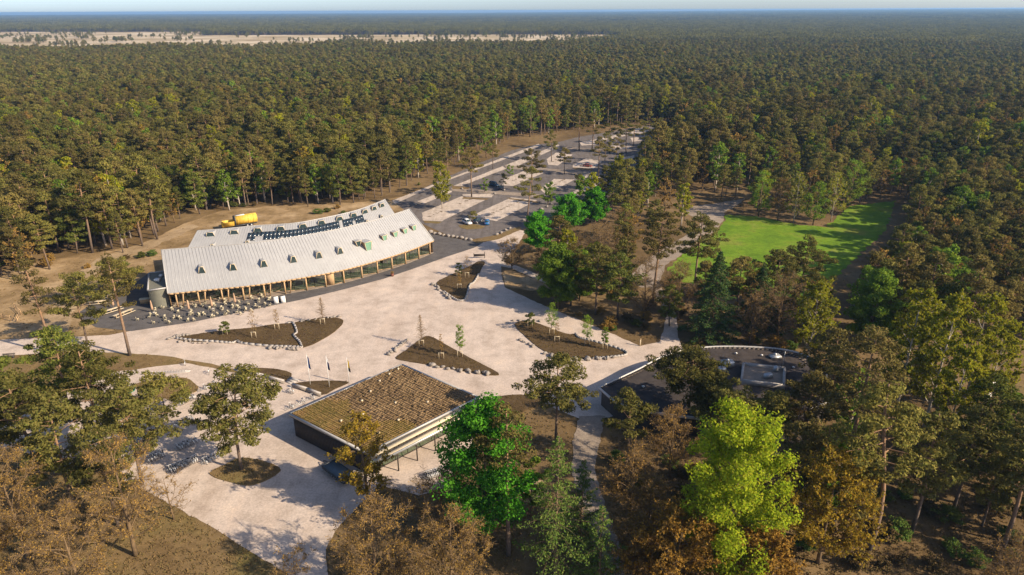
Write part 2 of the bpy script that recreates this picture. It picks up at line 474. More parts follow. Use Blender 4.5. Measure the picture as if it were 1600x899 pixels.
PATH = ground_pts([(905, 650), (945, 650), (937, 690), (928, 730), (945, 790), (965, 840), (988, 905), (945, 905), (925, 840), (905, 790), (893, 730), (895, 690)])
struct('shaded_path', sheet(ragged(PATH, 1, .2, 4), .05), M['path'])
PATH2 = ground_pts([(1000, 450), (985, 432), (1010, 405), (1055, 378), (1090, 356), (1098, 345), (1075, 336), (1062, 330), (1085, 322), (1120, 318), (1165, 310), (1150, 322), (1132, 333), (1130, 346), (1110, 368), (1075, 390), (1040, 415), (1030, 440), (1052, 482), (1041, 486), (1015, 450)])
struct('forest_path', sheet(ragged(PATH2, 2, .3, 6), .03), M['path'])
struct('side_path', sheet(ragged(ground_pts([(783, 409), (800, 413), (850, 432), (880, 445), (876, 452), (845, 440), (800, 420), (782, 416)]), 1.5, .15, 8), .045), M['bay'])
LAWN = ground_pts([(1132, 346), (1135, 336), (1180, 338), (1250, 352), (1290, 355), (1330, 322), (1400, 314), (1384, 360), (1350, 392), (1310, 430), (1278, 470), (1200, 462), (1120, 452), (1060, 440), (1042, 420), (1076, 393), (1112, 370)])
struct('lawn', sheet(ragged(LAWN, 1.6, .7, 7), .04), M['lawn'])
struct('dirt_patch', sheet(ragged(ground_pts([(784, 424), (800, 423), (850, 442), (860, 452), (830, 455), (790, 448)]), 1.2, .2, 9), .06), M['sand'])
struct('sand_patch', sheet(ragged(ground_pts([(800, 760), (825, 744), (850, 752), (858, 775), (835, 788), (805, 782)]), .8, .3, 10), .03), M['sand'])
struct('rough_grass', sheet(ragged(ground_pts([(1535, 560), (1680, 555), (1700, 660), (1540, 650)]), 2, .4, 12), .02), M['verge'])
HEATH = [(-1300, 1230), (-600, 1270), (0, 1350), (270, 1700), (300, 2150), (0, 2190), (-400, 2230), (-950, 2250), (-1120, 2650), (-1900, 2750), (-2300, 2300), (-1900, 1500)]
struct('heath', sheet(ragged(HEATH, 60, 20, 11), .1), M['heath'])

rg = np.random.default_rng(31); C = []
for a, b in (((668, 340), (742, 309)), ((752, 342), (820, 311)), ((796, 285), (836, 268)), ((850, 300), (882, 280)), ((862, 254), (884, 240)), ((905, 260), (930, 250)), ((898, 305), (932, 285))):
    A, B = np.array(at(*a)), np.array(at(*b)); n_ = int(np.linalg.norm(B - A) / 2.4)
    for k in range(n_):
        if rg.random() < .25: continue
        c = A + (B - A) * (k + .5) / n_; C.append(c + rg.normal(0, .28, (26, 3)) * np.array([1.3, 1, 0]) + np.array([0, 0, .12]))
C = np.concatenate(C); g = Geo(); g.leaves(C, rg.uniform(.08, .2, len(C)), .5, rg.normal(size=C.shape) + np.array([0, 0, .5]), rg)
bg = part('bay_grass', g, M['tuft']); bg['kind'] = 'stuff'; tag(bg, 'rows of dry grass tufts between the parking bays', 'grass')

# ------------------------------------------------------------------ the pavilion with the curved double roof
def curve(pts, z, n):
    """evenly spaced points on a smooth curve"""
    P = np.array(smooth_poly(pts, 12, False))
    d = np.concatenate([[0], np.cumsum(np.linalg.norm(np.diff(P, axis=0), axis=1))])
    s = np.linspace(0, d[-1], n)
    return np.stack([np.interp(s, d, P[:, 0]), np.interp(s, d, P[:, 1]), np.full(n, z)], 1)

NS = 181
EAVE_Z, RIDGE_Z, VAL_Z, REAR_Z = 4.0, 12.0, 7.0, 11.6
Ec = curve([at(*p, EAVE_Z) for p in [(262, 459), (330, 452), (400, 445), (470, 434), (530, 423), (590, 407), (640, 391), (678, 376)]], EAVE_Z, NS)
Rc = curve([at(*p, RIDGE_Z) for p in [(252, 391), (330, 385), (400, 379), (470, 369), (530, 358), (590, 343), (640, 327)]], RIDGE_Z, NS)
R2 = curve([at(*p, REAR_Z) for p in [(308, 361), (350, 358), (400, 353), (460, 349), (510, 340), (560, 328), (602, 312)]], REAR_Z, NS)
Vc = .5 * (Rc + R2); Vc[:, 2] = VAL_Z
Vc[0, :2] = Vc[0, :2] + 0
out2 = R2 - Vc; out2[:, 2] = 0; out2 /= np.linalg.norm(out2, axis=1)[:, None]
R3 = R2 + out2 * 8.5; R3[:, 2] = EAVE_Z
pav_base = np.array([Ec[NS // 2, 0], Ec[NS // 2, 1], 0.0])
pav = thing('pavilion', 'long curved pavilion with pale ribbed double-pitched metal roof and glazed timber front', 'building', pav_base)
def off(P): return P

def strip(g, A, B):
    n = len(A); V = np.concatenate([A, B])
    g.add(V, [(i, i + 1, n + i + 1, n + i) for i in range(n - 1)])

def slope_normal(A, B, i):
    t = A[min(i + 1, NS - 1)] - A[max(i - 1, 0)]; s = B[i] - A[i]
    n = np.cross(t, s); n /= np.linalg.norm(n)
    return n if n[2] > 0 else -n

def ribs(g, A, B, step, w=.09, h=.035):
    for i in range(0, NS, step):
        n = slope_normal(A, B, i)
        g.bar(A[i] + n * h * .5, B[i] + n * h * .5, w, h)

g = Geo(); strip(g, Ec, Rc); strip(g, Rc, Vc)
front_roof = part('front_roof', g, M['roof'], pav, True)
g = Geo(); ribs(g, Ec, Rc, 2)
part('roof_seams', g, M['roof'], front_roof, True, stuff=True)
g = Geo(); strip(g, Vc, R2); strip(g, R2, R3)
# hipped left end of the rear roof
hipv = np.array([Vc[0] + (Vc[0] - Vc[6]) * .6, R3[0] + (R3[0] - R3[6]) * .3]); hipv[0, 2] = VAL_Z - 1.6; hipv[1, 2] = EAVE_Z
g.add([R2[0], Vc[0], hipv[0], hipv[1], R3[0]], T=[(0, 1, 2), (0, 2, 3), (0, 3, 4)])
rear_roof = part('rear_roof', g, M['roof'], pav, True)
g = Geo(); ribs(g, Vc, R2, 2)
part('roof_seams', g, M['roof'], rear_roof, True, stuff=True)
g = Geo(); g.tube(Rc + np.array([0, 0, .05]), .12, 6); g.tube(R2 + np.array([0, 0, .05]), .12, 6)
part('ridge_cap', g, M['trim'], pav, True)
# fascia, soffit
inn = Rc - Ec; inn[:, 2] = 0; inn /= np.linalg.norm(inn, axis=1)[:, None]
g = Geo()
for i in range(0, NS - 1, 3):
    j = min(i + 3, NS - 1)
    g.bar(Ec[i] + np.array([0, 0, -.22]) + inn[i] * .1, Ec[j] + np.array([0, 0, -.22]) + inn[j] * .1, .12, .38)
part('fascia', g, M['timber'], pav, True)
g = Geo(); strip(g, Ec + inn * .15 + np.array([0, 0, -.3]), Ec + inn * 5 + np.array([0, 0, -.3]))
part('soffit', g, M['timber'], pav, True)
# floor slab, rear and end walls
foot = [tuple(p[:2]) for p in (Ec + inn * .3)[::12]] + [tuple(p[:2]) for p in (R3 - out2 * .8)[::-12]]
part('floor_slab', sheet(foot, .14, .1), M['path'], pav, True)
g = Geo()
W3 = R3 - out2 * .9
strip(g, W3 * np.array([1, 1, 0]), W3)
part('rear_wall', g, M['timber'], pav, True)
g = Geo()
W4 = (Ec + inn * 7.5); a0 = W4.copy(); a0[:, 2] = .1; a1 = W4.copy(); a1[:, 2] = EAVE_Z + 1.5
strip(g, a0, a1)
part('inner_wall', g, M['timber'], pav, True)
for i, nm in ((0, 'left'), (NS - 1, 'right')):
    g = Geo(); dn = lambda p, z=0.0: np.array([p[0], p[1], z])
    inset = (Ec[1] - Ec[0]) * .5 * (1 if i == 0 else -1)
    q = [dn(Ec[i] + inn[i] * .4), dn(Rc[i]), dn(Vc[i]), dn(R2[i]), dn(R3[i] - out2[i] * .9)]
    top = [dn(q[0], EAVE_Z + .1), dn(q[1], RIDGE_Z - .15), dn(q[2], VAL_Z - .1), dn(q[3], REAR_Z - .15), dn(q[4], EAVE_Z + .6)]
    for k in range(4):
        g.add([q[k] + inset, q[k + 1] + inset, top[k + 1] + inset, top[k] + inset], [(0, 1, 2, 3)])
    part('end_wall', g, M['timber'], pav, True)
    # verge board
    g = Geo(); up = np.array([0, 0, .02])
    g.bar(Ec[i] + up, Rc[i] + up, .22, .3)
    part('verge_board', g, M['trim'], pav, True)
# timber posts and saw-tooth glazing
NB = 14
col_i = [int(round(4 + k * (NS - 9) / NB)) for k in range(NB + 1)]
for k, i in enumerate(col_i):
    p = Ec[i] + inn[i] * .35
    g = Geo(); g.box((p[0], p[1], EAVE_Z / 2 - .1), (.32, .32, EAVE_Z - .3), math.atan2(inn[i][1], inn[i][0]))
    part('post', g, M['timber'], pav, True)
    if k < 6:
        p = Ec[min(i + 3, NS - 1)] + inn[i] * .5
        g = Geo(); g.bar((p[0], p[1], .1), (p[0] + .5, p[1], EAVE_Z - .3), .26)
        part('post', g, M['timber'], pav, True)
for k in range(NB):
    i, j = col_i[k], col_i[k + 1]
    if k < 5: a, b = Ec[i] + inn[i] * 3.2, Ec[j] + inn[j] * 3.2
    elif k == 7: a, b = Ec[i] + inn[i] * .8, Ec[j] + inn[j] * .8
    else: a, b = Ec[i] + inn[i] * 2.6, Ec[j] + inn[j] * .6
    m_ = a + (b - a) * .5
    for (u, v) in ((a, m_), (m_, b)):
        g = Geo(); d = np.array([0, 0, 1.0])
        u0, v0 = u * np.array([1, 1, 0]) + d * .2, v * np.array([1, 1, 0]) + d * .2
        h_ = d * (EAVE_Z - .5)
        if k == 7 and u is a:
            g.bar((u0 + v0) / 2 + d * .0 + h_ * 0, (u0 + v0) / 2 + h_, float(np.linalg.norm(v0 - u0)) * .98, .12)
            part('timber_panel', g, M['timber'], pav, True)
            continue
        g.add([u0, v0, v0 + h_, u0 + h_], [(0, 1, 2, 3)])
        pane = part('window', g, M['glass'], pav, True)
        g = Geo()
        for p0, p1 in ((u0, u0 + h_), (v0, v0 + h_), (u0, v0), (u0 + h_, v0 + h_)):
            g.bar(p0, p1, .09)
        part('window_frame', g, M['timber'], pane, True)
# cafe furniture inside: a row of pale counters seen through the glass
for k in range(10, NS - 10, 9):
    p = Ec[k] + inn[k] * 5.5
    g = Geo(); g.box((p[0], p[1], .65), (1.6, .8, 1.0), math.atan2(inn[k][1], inn[k][0]) + 1.57)
    part('indoor_counter', g, M['paletimber'], pav, True)

def on_slope(A, B, s, t, h=0.0):
    x = s * (NS - 1); i = int(min(x, NS - 2)); f = x - i
    a = A[i] + (A[i + 1] - A[i]) * f; b = B[i] + (B[i + 1] - B[i]) * f
    return a + (b - a) * t + slope_normal(A, B, i) * h

def along(A, s):
    i = int(min(s * (NS - 1), NS - 2)); d = A[i + 1] - A[i]; d[2] = 0
    return d / np.linalg.norm(d)

def dormer(A, B, s, t, wb, wt, hd, par, glass, cheek):
    """upright tapering face standing out of the slope, flat top running back into it"""
    base = on_slope(A, B, s, t); d = along(A, s)
    a, b = on_slope(A, B, s, 0), on_slope(A, B, s, 1)
    run = b - a; rise = run[2]; run2 = run.copy(); run2[2] = 0; L = np.linalg.norm(run2); q = run2 / L
    back = hd / (rise / L)
    Z = np.array([0, 0, 1.0])
    bl, br = base - d * wb / 2, base + d * wb / 2
    tl, tr = base - d * wt / 2 + Z * hd, base + d * wt / 2 + Z * hd
    kl, kr = base - d * wt * .9 / 2 + q * back + Z * hd, base + d * wt * .9 / 2 + q * back + Z * hd
    g = Geo(); g.add([tl, tr, kr, kl], [(0, 1, 2, 3)])
    o = part('dormer', g, M['roof'], par, True)
    g = Geo(); g.add([bl, tl, kl], T=[(0, 1, 2)]); part('cheek', g, cheek, o, True)
    g = Geo(); g.add([br, tr, kr], T=[(0, 2, 1)]); part('cheek', g, cheek, o, True)
    f = -q * .02
    g = Geo(); g.add([bl + f, br + f, tr + f, tl + f], [(0, 1, 2, 3)])
    part('window_pane', g, glass, o, True)
    g = Geo()
    for p0, p1 in ((bl, tl), (br, tr), (tl, tr)):
        g.bar(p0 + f * 3, p1 + f * 3, .13)
    part('window_frame', g, M['paletimber'], o, True)

for s in (.115, .215, .315, .415, .505, .585):
    dormer(Ec, Rc, s, .38, 1.7, .85, 1.75, pav, M['darkglass'], M['roof'])
dormer(Ec, Rc, .668, .46, .9, 1.8, 1.5, pav, M['darkglass'], M['timber'])
dormer(Ec, Rc, .697, .30, 1.5, 2.3, 2.4, pav, M['greenglass'], M['timber'])
for s in (.785, .84, .893, .945):
    dormer(Ec, Rc, s, .43, 1.0, 1.8, 1.45, pav, M['greenglass'], M['timber'])
for k, s in enumerate((.07, .17, .27, .37, .47, .56, .655, .735, .81, .88, .945)):
    dormer(Vc, R2, s, .74, 2.3, 1.5, 1.15, pav, M['darkglass'], M['roof'] if k < 6 else M['timber'])
for s in (.1, .24, .38, .70, .80, .90):
    dormer(Vc, R2, s, .26, 1.2, .6, 1.1, pav, M['darkglass'], M['roof'])
# solar panels: two rows on the rear roof
ncol = 31
for r_ in range(2):
    for k in range(ncol):
        s0 = .23 + k * .0175 + (.018 if k > 23 else 0)
        if r_ == 0 and k in (2, 3, 27): continue
        s1 = s0 + .0166
        t0 = .40 + r_ * .165; t1 = t0 + .158
        c = [on_slope(Vc, R2, s0, t0, .12), on_slope(Vc, R2, s1, t0, .12), on_slope(Vc, R2, s1, t1, .12), on_slope(Vc, R2, s0, t1, .12)]
        lo = [p - slope_normal(Vc, R2, int(s0 * NS)) * .05 for p in c]
        g = Geo(); g.add(c + lo, [(0, 1, 2, 3), (0, 4, 5, 1), (1, 5, 6, 2), (2, 6, 7, 3), (3, 7, 4, 0)])
        o = part('solar_panel', g, M['solar'], pav, True)
        g = Geo()
        for i in range(4): g.bar(c[i], c[(i + 1) % 4], .03, .03)
        part('panel_frame', g, M['panelframe'], o, True)
# flat-roofed wing at the left end
b = Ec[0][:2] + inn[0][:2] * 1.5
dd = inn[0][:2]; ee = np.array([dd[1], -dd[0]])
wing = [b, b - ee * 4.2, b - ee * 4.2 + dd * 13, b + dd * 13]
g = sheet(wing, 4.9, 0.0); n = 4
W = [(p[0], p[1], 0) for p in wing] + [(p[0], p[1], 4.9) for p in wing]
g.add(W, [(i, (i + 1) % 4, 4 + (i + 1) % 4, 4 + i) for i in range(4)])
wg = part('side_wing', g, plain('grey_green_boards', (.16, .155, .12), .8), pav, True)
g = Geo()
for i in range(4):
    p, q = wing[i], wing[(i + 1) % 4]; g.bar((p[0], p[1], 5.0), (q[0], q[1], 5.0), .35, .35)
part('parapet', g, M['trim'], wg, True)
g = Geo(); c = (wing[1] + wing[3]) / 2; g.box((c[0], c[1], 5.2), (1.2, 1.2, .6)); g.box((c[0] - .5, c[1] + 3, 5.2), (.8, .8, .5))
part('roof_vent', g, M['white'], wg, True)
g = Geo(); p = hipv[0]; g.box((p[0] - 2.0, p[1], 4.2), (2.6, 2.4, 8.4)); part('chimney', g, M['timber'], pav, True)

# ------------------------------------------------------------------ the square kiosk with the sedum roof
KZ = 4.5
K = [np.array(at(*p, KZ)[:2]) for p in [(452, 647), (628, 570), (748, 621), (573, 708)]]
kb = (K[0] + K[2]) / 2
kiosk = thing('kiosk', 'low square building with planted sedum roof beside the flagpoles', 'building', (kb[0], kb[1], 0))
def ring(P, w, z0, z1):
    """continuous upstand following the outline P"""
    n = len(P); c = sum(P) / n; I = []
    for i in range(n):
        a, b, d = P[i - 1], P[i], P[(i + 1) % n]
        e = (b - a) / max(np.linalg.norm(b - a), 1e-9) + (d - b) / max(np.linalg.norm(d - b), 1e-9); e /= max(np.linalg.norm(e), 1e-9)
        q = np.array([-e[1], e[0]])
        if np.dot(q, c - b) < 0: q = -q
        I.append(b + q * w)
    V = [(*p, z0) for p in P] + [(*p, z1) for p in P] + [(*p, z1) for p in I] + [(*p, z0) for p in I]
    g = Geo(); Q = []
    for i in range(n):
        j = (i + 1) % n
        for k in range(3): Q.append((k * n + i, k * n + j, (k + 1) * n + j, (k + 1) * n + i))
    g.add(V, Q); return g
def shrink(P, f):
    c = sum(P) / len(P); return [c + (p - c) * f for p in P]
g = Geo(); W = shrink(K, .965)
V = [(p[0], p[1], 0) for p in W] + [(p[0], p[1], KZ - .5) for p in W]
g.add(V, [(i, (i + 1) % 4, 4 + (i + 1) % 4, 4 + i) for i in (0, 1, 3)])
wl = part('wall', g, M['darktimber'], kiosk, True)
g = Geo()                     # upright boards on the visible shaded wall
p, q = W[3], W[0]; nn = np.array([q[1] - p[1], -(q[0] - p[0])]); nn = -nn / np.linalg.norm(nn)
if np.dot(nn, p - kb) < 0: nn = -nn
for k in range(48):
    c = p + (q - p) * (k + .5) / 48 + nn * .04
    g.box((c[0], c[1], 1.95), (.3, .06, 3.7), math.atan2(q[1] - p[1], q[0] - p[0]))
part('wall_boards', g, M['darktimber'], wl, True, stuff=True)
part('roof_slab', sheet(K, KZ - .1, .45), M['darkmetal'], kiosk, True)
g = Geo()
for i in range(4):
    p, q = K[i], K[(i + 1) % 4]; g.bar((p[0], p[1], KZ - .05), (q[0], q[1], KZ - .05), .32, .34)
part('parapet', g, M['trim'], kiosk, True)
# sedum trays
rng = np.random.default_rng(4)
nu, nv = 32, 38
uu = (K[1] - K[0]); vv = (K[3] - K[0])
def kpt(u, v): return K[0] * (1 - u) * (1 - v) + K[1] * u * (1 - v) + K[2] * u * v + K[3] * (1 - u) * v
g = Geo(); g2 = Geo(); tuC, tuN = [], []
for i in range(nu):
    for j in range(nv):
        u0, u1 = .012 + .976 * i / nu, .012 + .976 * (i + .84) / nu
        v0, v1 = .012 + .976 * (j + (.5 if i % 2 else 0) * .0) / nv, .012 + .976 * (j + .70) / nv
        um, vm = (u0 + u1) / 2, (v0 + v1) / 2
        moss = um - (vm - .5) * .12 < .30 + .1 * math.sin(vm * 9) 
        zz = KZ + (.10 + rng.uniform(0, .03) if moss else .12 + rng.uniform(0, .14))
        tl_ = rng.normal(0, .012 if moss else .045, 4)
        c = [kpt(u0, v0), kpt(u1, v0), kpt(u1, v1), kpt(u0, v1)]
        if moss: cc = [kpt(.012 + .976 * i / nu, .012 + .976 * j / nv), kpt(.012 + .976 * (i + 1) / nu, .012 + .976 * j / nv), kpt(.012 + .976 * (i + 1) / nu, .012 + .976 * (j + 1) / nv), kpt(.012 + .976 * i / nu, .012 + .976 * (j + 1) / nv)]; c = cc
        top = [(p[0], p[1], zz + tl_[k]) for k, p in enumerate(c)]; bot = [(p[0], p[1], KZ - .05) for p in c]
        (g2 if moss else g).add(top + bot, [(0, 1, 2, 3), (0, 4, 5, 1), (1, 5, 6, 2), (2, 6, 7, 3), (3, 7, 4, 0)])
        for _ in range(5 if moss else 2):
            p = kpt(rng.uniform(u0, u1), rng.uniform(v0, v1)); tuC.append((p[0], p[1], zz + .03)); tuN.append(rng.normal(size=3) * .6 + np.array([0, 0, 1]))
M['sedum'] = ground_mat('sedum', [(.3, (.10, .066, .036)), (.5, (.19, .125, .066)), (.7, (.26, .175, .09))], .3, 1.5, 5.0, .8, .05)
M['moss'] = ground_mat('moss', [(.35, (.14, .11, .028)), (.5, (.20, .135, .042)), (.65, (.25, .15, .06))], .3, 1.2, 5.0, .8, .05)
sed = part('sedum_trays', g, M['sedum'], kiosk, True, stuff=True)
part('moss_mat', g2, M['moss'], kiosk, True, stuff=True)
g = Geo(); g.leaves(np.array(tuC), rng.uniform(.06, .15, len(tuC)), .7, np.array(tuN), rng)
M['sedumleaf'] = foliage('sedum_leaves', [(.18, .11, .05), (.26, .17, .075), (.17, .13, .045)], .1, .1)
part('sedum_plants', g, M['sedumleaf'], kiosk, True, stuff=True)
for (u, v) in ((.15, .45), (.22, .62), (.30, .5), (.42, .3), (.55, .22), (.7, .12), (.82, .08), (.92, .06), (.55, .55), (.7, .75), (.4, .8), (.2, .85)):
    p = kpt(u, v); g = Geo(); g.box((0, 0, .1), (.35, .3, .22), u * 9, .8); g.box((0, 0, .23), (.42, .36, .04), u * 9)
    o = part('roof_vent', g, M['paletimber'], kiosk); o.location = (p[0] - kb[0], p[1] - kb[1], KZ + .12)
# open front with canopy (towards lower right)
p, q = K[3], K[2]; d = (q - p) / np.linalg.norm(q - p); nn = np.array([d[1], -d[0]])
if np.dot(nn, p - kb) < 0: nn = -nn
L = np.linalg.norm(q - p)
g = Geo(); wdt = 2.3
for k in range(2):
    o0, o1 = .22 + wdt * k / 2, .22 + wdt * (k + .97) / 2
    a, b, c, e = p + nn * o0, q + nn * o0, q + nn * o1, p + nn * o1
    z = KZ - .2 - .28 * k
    g.add([(a[0], a[1], z), (b[0], b[1], z), (c[0], c[1], z), (e[0], e[1], z), (a[0], a[1], z - .1), (b[0], b[1], z - .1), (c[0], c[1], z - .1), (e[0], e[1], z - .1)], [(0, 1, 2, 3), (7, 6, 5, 4), (0, 4, 5, 1), (2, 6, 7, 3), (1, 5, 6, 2), (3, 7, 4, 0)])
cano = part('canopy', g, M['paletimber'], kiosk, True)
g = Geo(); a, b = p + nn * (.3 + wdt), q + nn * (.3 + wdt); g.bar((a[0], a[1], KZ - .6), (b[0], b[1], KZ - .6), .14, .4); part('canopy_edge', g, M['metal'], cano, True)
for k in range(7):
    c = p + d * L * (.02 + .96 * k / 6) + nn * (wdt * .9)
    g = Geo(); g.box((c[0], c[1], (KZ - .7) / 2), (.16, .16, KZ - .7), math.atan2(d[1], d[0])); part('post', g, M['darktimber'], kiosk, True)
for k in range(9):
    a, b = p + d * L * (.02 + .96 * k / 9) - nn * .5, p + d * L * (.02 + .96 * (k + 1) / 9) - nn * .5
    g = Geo(); g.add([(a[0], a[1], .1), (b[0], b[1], .1), (b[0], b[1], 3.9), (a[0], a[1], 3.9)], [(0, 1, 2, 3)])
    o = part('window', g, M['glass'], kiosk, True)
    g = Geo(); g.bar((a[0], a[1], .1), (a[0], a[1], 3.9), .1); g.bar((a[0], a[1], 2.4), (b[0], b[1], 2.4), .07); g.bar((a[0], a[1], .15), (b[0], b[1], .15), .1); part('window_frame', g, M['darktimber'], o, True)

# ------------------------------------------------------------------ round dark-roofed building
RZ = 4.0
arc = [at(*q_, RZ)[:2] for q_ in [(935, 605), (968, 590), (1000, 575), (1030, 559), (1062, 548), (1095, 543), (1130, 541), (1180, 542), (1225, 546), (1262, 556), (1290, 575)]]
front = [at(*q_, RZ)[:2] for q_ in [(1300, 625), (1230, 655), (1150, 660), (1060, 650), (990, 640), (962, 629)]]
RB = [np.array(p) for p in smooth_poly(arc, 3, False)] + [np.array(p) for p in front]
rb = sum(RB) / len(RB)
rnd = thing('round_building', 'flat dark-roofed building with a curved rim among the trees', 'building', (rb[0], rb[1], 0))
W = shrink(RB, .97); n = len(W)
g = Geo(); g.add([(p[0], p[1], 0) for p in W] + [(p[0], p[1], RZ - .3) for p in W], [(i, (i + 1) % n, n + (i + 1) % n, n + i) for i in range(n)])
part('wall', g, M['darktimber'], rnd, True)
M['bitumen'] = ground_mat('bitumen_roof', [(.3, (.055, .046, .042)), (.7, (.085, .07, .062))], .15, .6, 4.0, .2, .02)
part('roof_slab', sheet(RB, RZ - .12, .35), M['bitumen'], rnd, True)
g = ring([p * 1.0 + (p - rb) / np.linalg.norm(p - rb) * .06 for p in RB], .24, RZ - .32, RZ + .12)
part('parapet', g, M['trim'], rnd, True)
g = Geo(); rim = shrink(RB, .93); rim2 = shrink(RB, .885)
m_ = len(smooth_poly(arc, 3, False))
for i in range(m_ - 1):
    a, b, c, e = rim[i], rim[i + 1], rim2[i + 1], rim2[i]
    z = RZ - .05
    g.add([(a[0], a[1], z), (b[0], b[1], z), (c[0], c[1], z), (e[0], e[1], z)], [(0, 1, 2, 3)])
part('walkway', g, M['path'], rnd, True)
g = Geo()
for i in range(0, m_ - 1):
    for f in (.2, .7):
        a = rim[i] + (rim[i + 1] - rim[i]) * f; c = rim2[i] + (rim2[i + 1] - rim2[i]) * f
        g.bar((a[0], a[1], RZ + .06), (c[0], c[1], RZ + .06), .3, .12)
part('walkway_blocks', g, M['darktimber'], rnd, True, stuff=True)
lw = [np.array(at(*q_, RZ + .9)[:2]) for q_ in [(1162, 567), (1226, 574), (1225, 601), (1159, 593)]]
g = Geo()
for i in range(4):
    p, q = lw[i], lw[(i + 1) % 4]; g.bar((p[0], p[1], RZ + .4), (q[0], q[1], RZ + .4), .45, 1.0)
lwo = part('raised_light_well', g, M['concrete'], rnd, True)
part('light_well_deck', sheet(lw, RZ + .35), M['path'], lwo, True)
for q_, d_ in (((1200, 590), (1.6, .9, .8)), ((1212, 580), (.8, .8, 1.0))):
    c = at(*q_, RZ + .4); g = Geo(); g.box((c[0], c[1], RZ + .4 + d_[2] / 2), d_, .3, .9); part('roof_unit', g, M['metal'], rnd, True)
for q_, d_ in (((1136, 572), (2.4, 1.5, 1.1)), ((1128, 580), (1.2, 1.2, .8)), ((1211, 558), (2.2, 1.4, .4))):
    c = at(*q_, RZ); g = Geo(); g.box((c[0], c[1], RZ + d_[2] / 2), d_, .2, .93); g.tube([(c[0], c[1], RZ + d_[2]), (c[0], c[1], RZ + d_[2] + .4)], .25, 8); part('roof_unit', g, M['metal'], rnd, True)
for q_ in [(1025, 588), (1100, 556), (1150, 553), (1190, 556), (1062, 575), (1005, 605), (1240, 575), (1270, 590), (978, 612)]:
    c = at(*q_, RZ); g = Geo(); g.lathe([(.18, 0), (.18, .25), (.3, .27), (.05, .42)], 8, (c[0], c[1], RZ - .1)); part('roof_vent', g, M['white'], rnd, True)
c = at(1223, 574, RZ); g = Geo(); g.tube([(c[0], c[1], RZ), (c[0], c[1], RZ + 3.4)], [.07, .05], 6); part('mast', g, M['metal'], rnd, True)
sk = [at(*q_, RZ + .3) for q_ in [(1224, 612), (1238, 614), (1244, 640), (1232, 632)]]
g = Geo(); g.add(sk, [(0, 1, 2, 3)]); part('skylight', g, plain('skylight_glass', (.20, .30, .38), .1, var=.1, spec=.8), rnd, True)
# annex nearer the camera
AX = [np.array(at(*q_, 3.2)[:2]) for q_ in [(1165, 675), (1250, 668), (1256, 706), (1170, 712)]]
ab = sum(AX) / 4
anx = thing('annex', 'low dark annex roof with open front half hidden by trees', 'building', (ab[0], ab[1], 0))
W = shrink(AX, .95)
g = Geo(); g.add([(p[0], p[1], 0) for p in W] + [(p[0], p[1], 3) for p in W], [(i, (i + 1) % 4, 4 + (i + 1) % 4, 4 + i) for i in (0, 1, 3)]); part('wall', g, M['darktimber'], anx, True)
part('roof_slab', sheet(AX, 3.2, .35), M['bitumen'], anx, True)
g = Geo(); p, q = AX[2], AX[3]; g.bar((p[0], p[1], 3.05), (q[0], q[1], 3.05), .3, .4); part('fascia', g, M['path'], anx, True)
for f in (.05, .5, .95):
    c = W[2] + (W[3] - W[2]) * f; g = Geo(); g.box((c[0], c[1], 1.45), (.25, .25, 2.8)); part('post', g, M['darktimber'], anx, True)

# ------------------------------------------------------------------ planting beds
def stone_mesh(seed):
    rg = np.random.default_rng(seed)
    t = (1 + 5 ** .5) / 2
    V = np.array([(-1, t, 0), (1, t, 0), (-1, -t, 0), (1, -t, 0), (0, -1, t), (0, 1, t), (0, -1, -t), (0, 1, -t), (t, 0, -1), (t, 0, 1), (-t, 0, -1), (-t, 0, 1)]) / 1.9
    T = [(0, 11, 5), (0, 5, 1), (0, 1, 7), (0, 7, 10), (0, 10, 11), (1, 5, 9), (5, 11, 4), (11, 10, 2), (10, 7, 6), (7, 1, 8), (3, 9, 4), (3, 4, 2), (3, 2, 6), (3, 6, 8), (3, 8, 9), (4, 9, 5), (2, 4, 11), (6, 2, 10), (8, 6, 7), (9, 8, 1)]
    V = V * rg.uniform(.75, 1.2, (12, 1)) * np.array([1, .75, .6])
    g = Geo(); g.add(V, T=T); me = g.mesh('boulder'); me.materials.append(M['stone']); return me
STONES = [stone_mesh(k) for k in range(5)]
rs = random.Random(3)

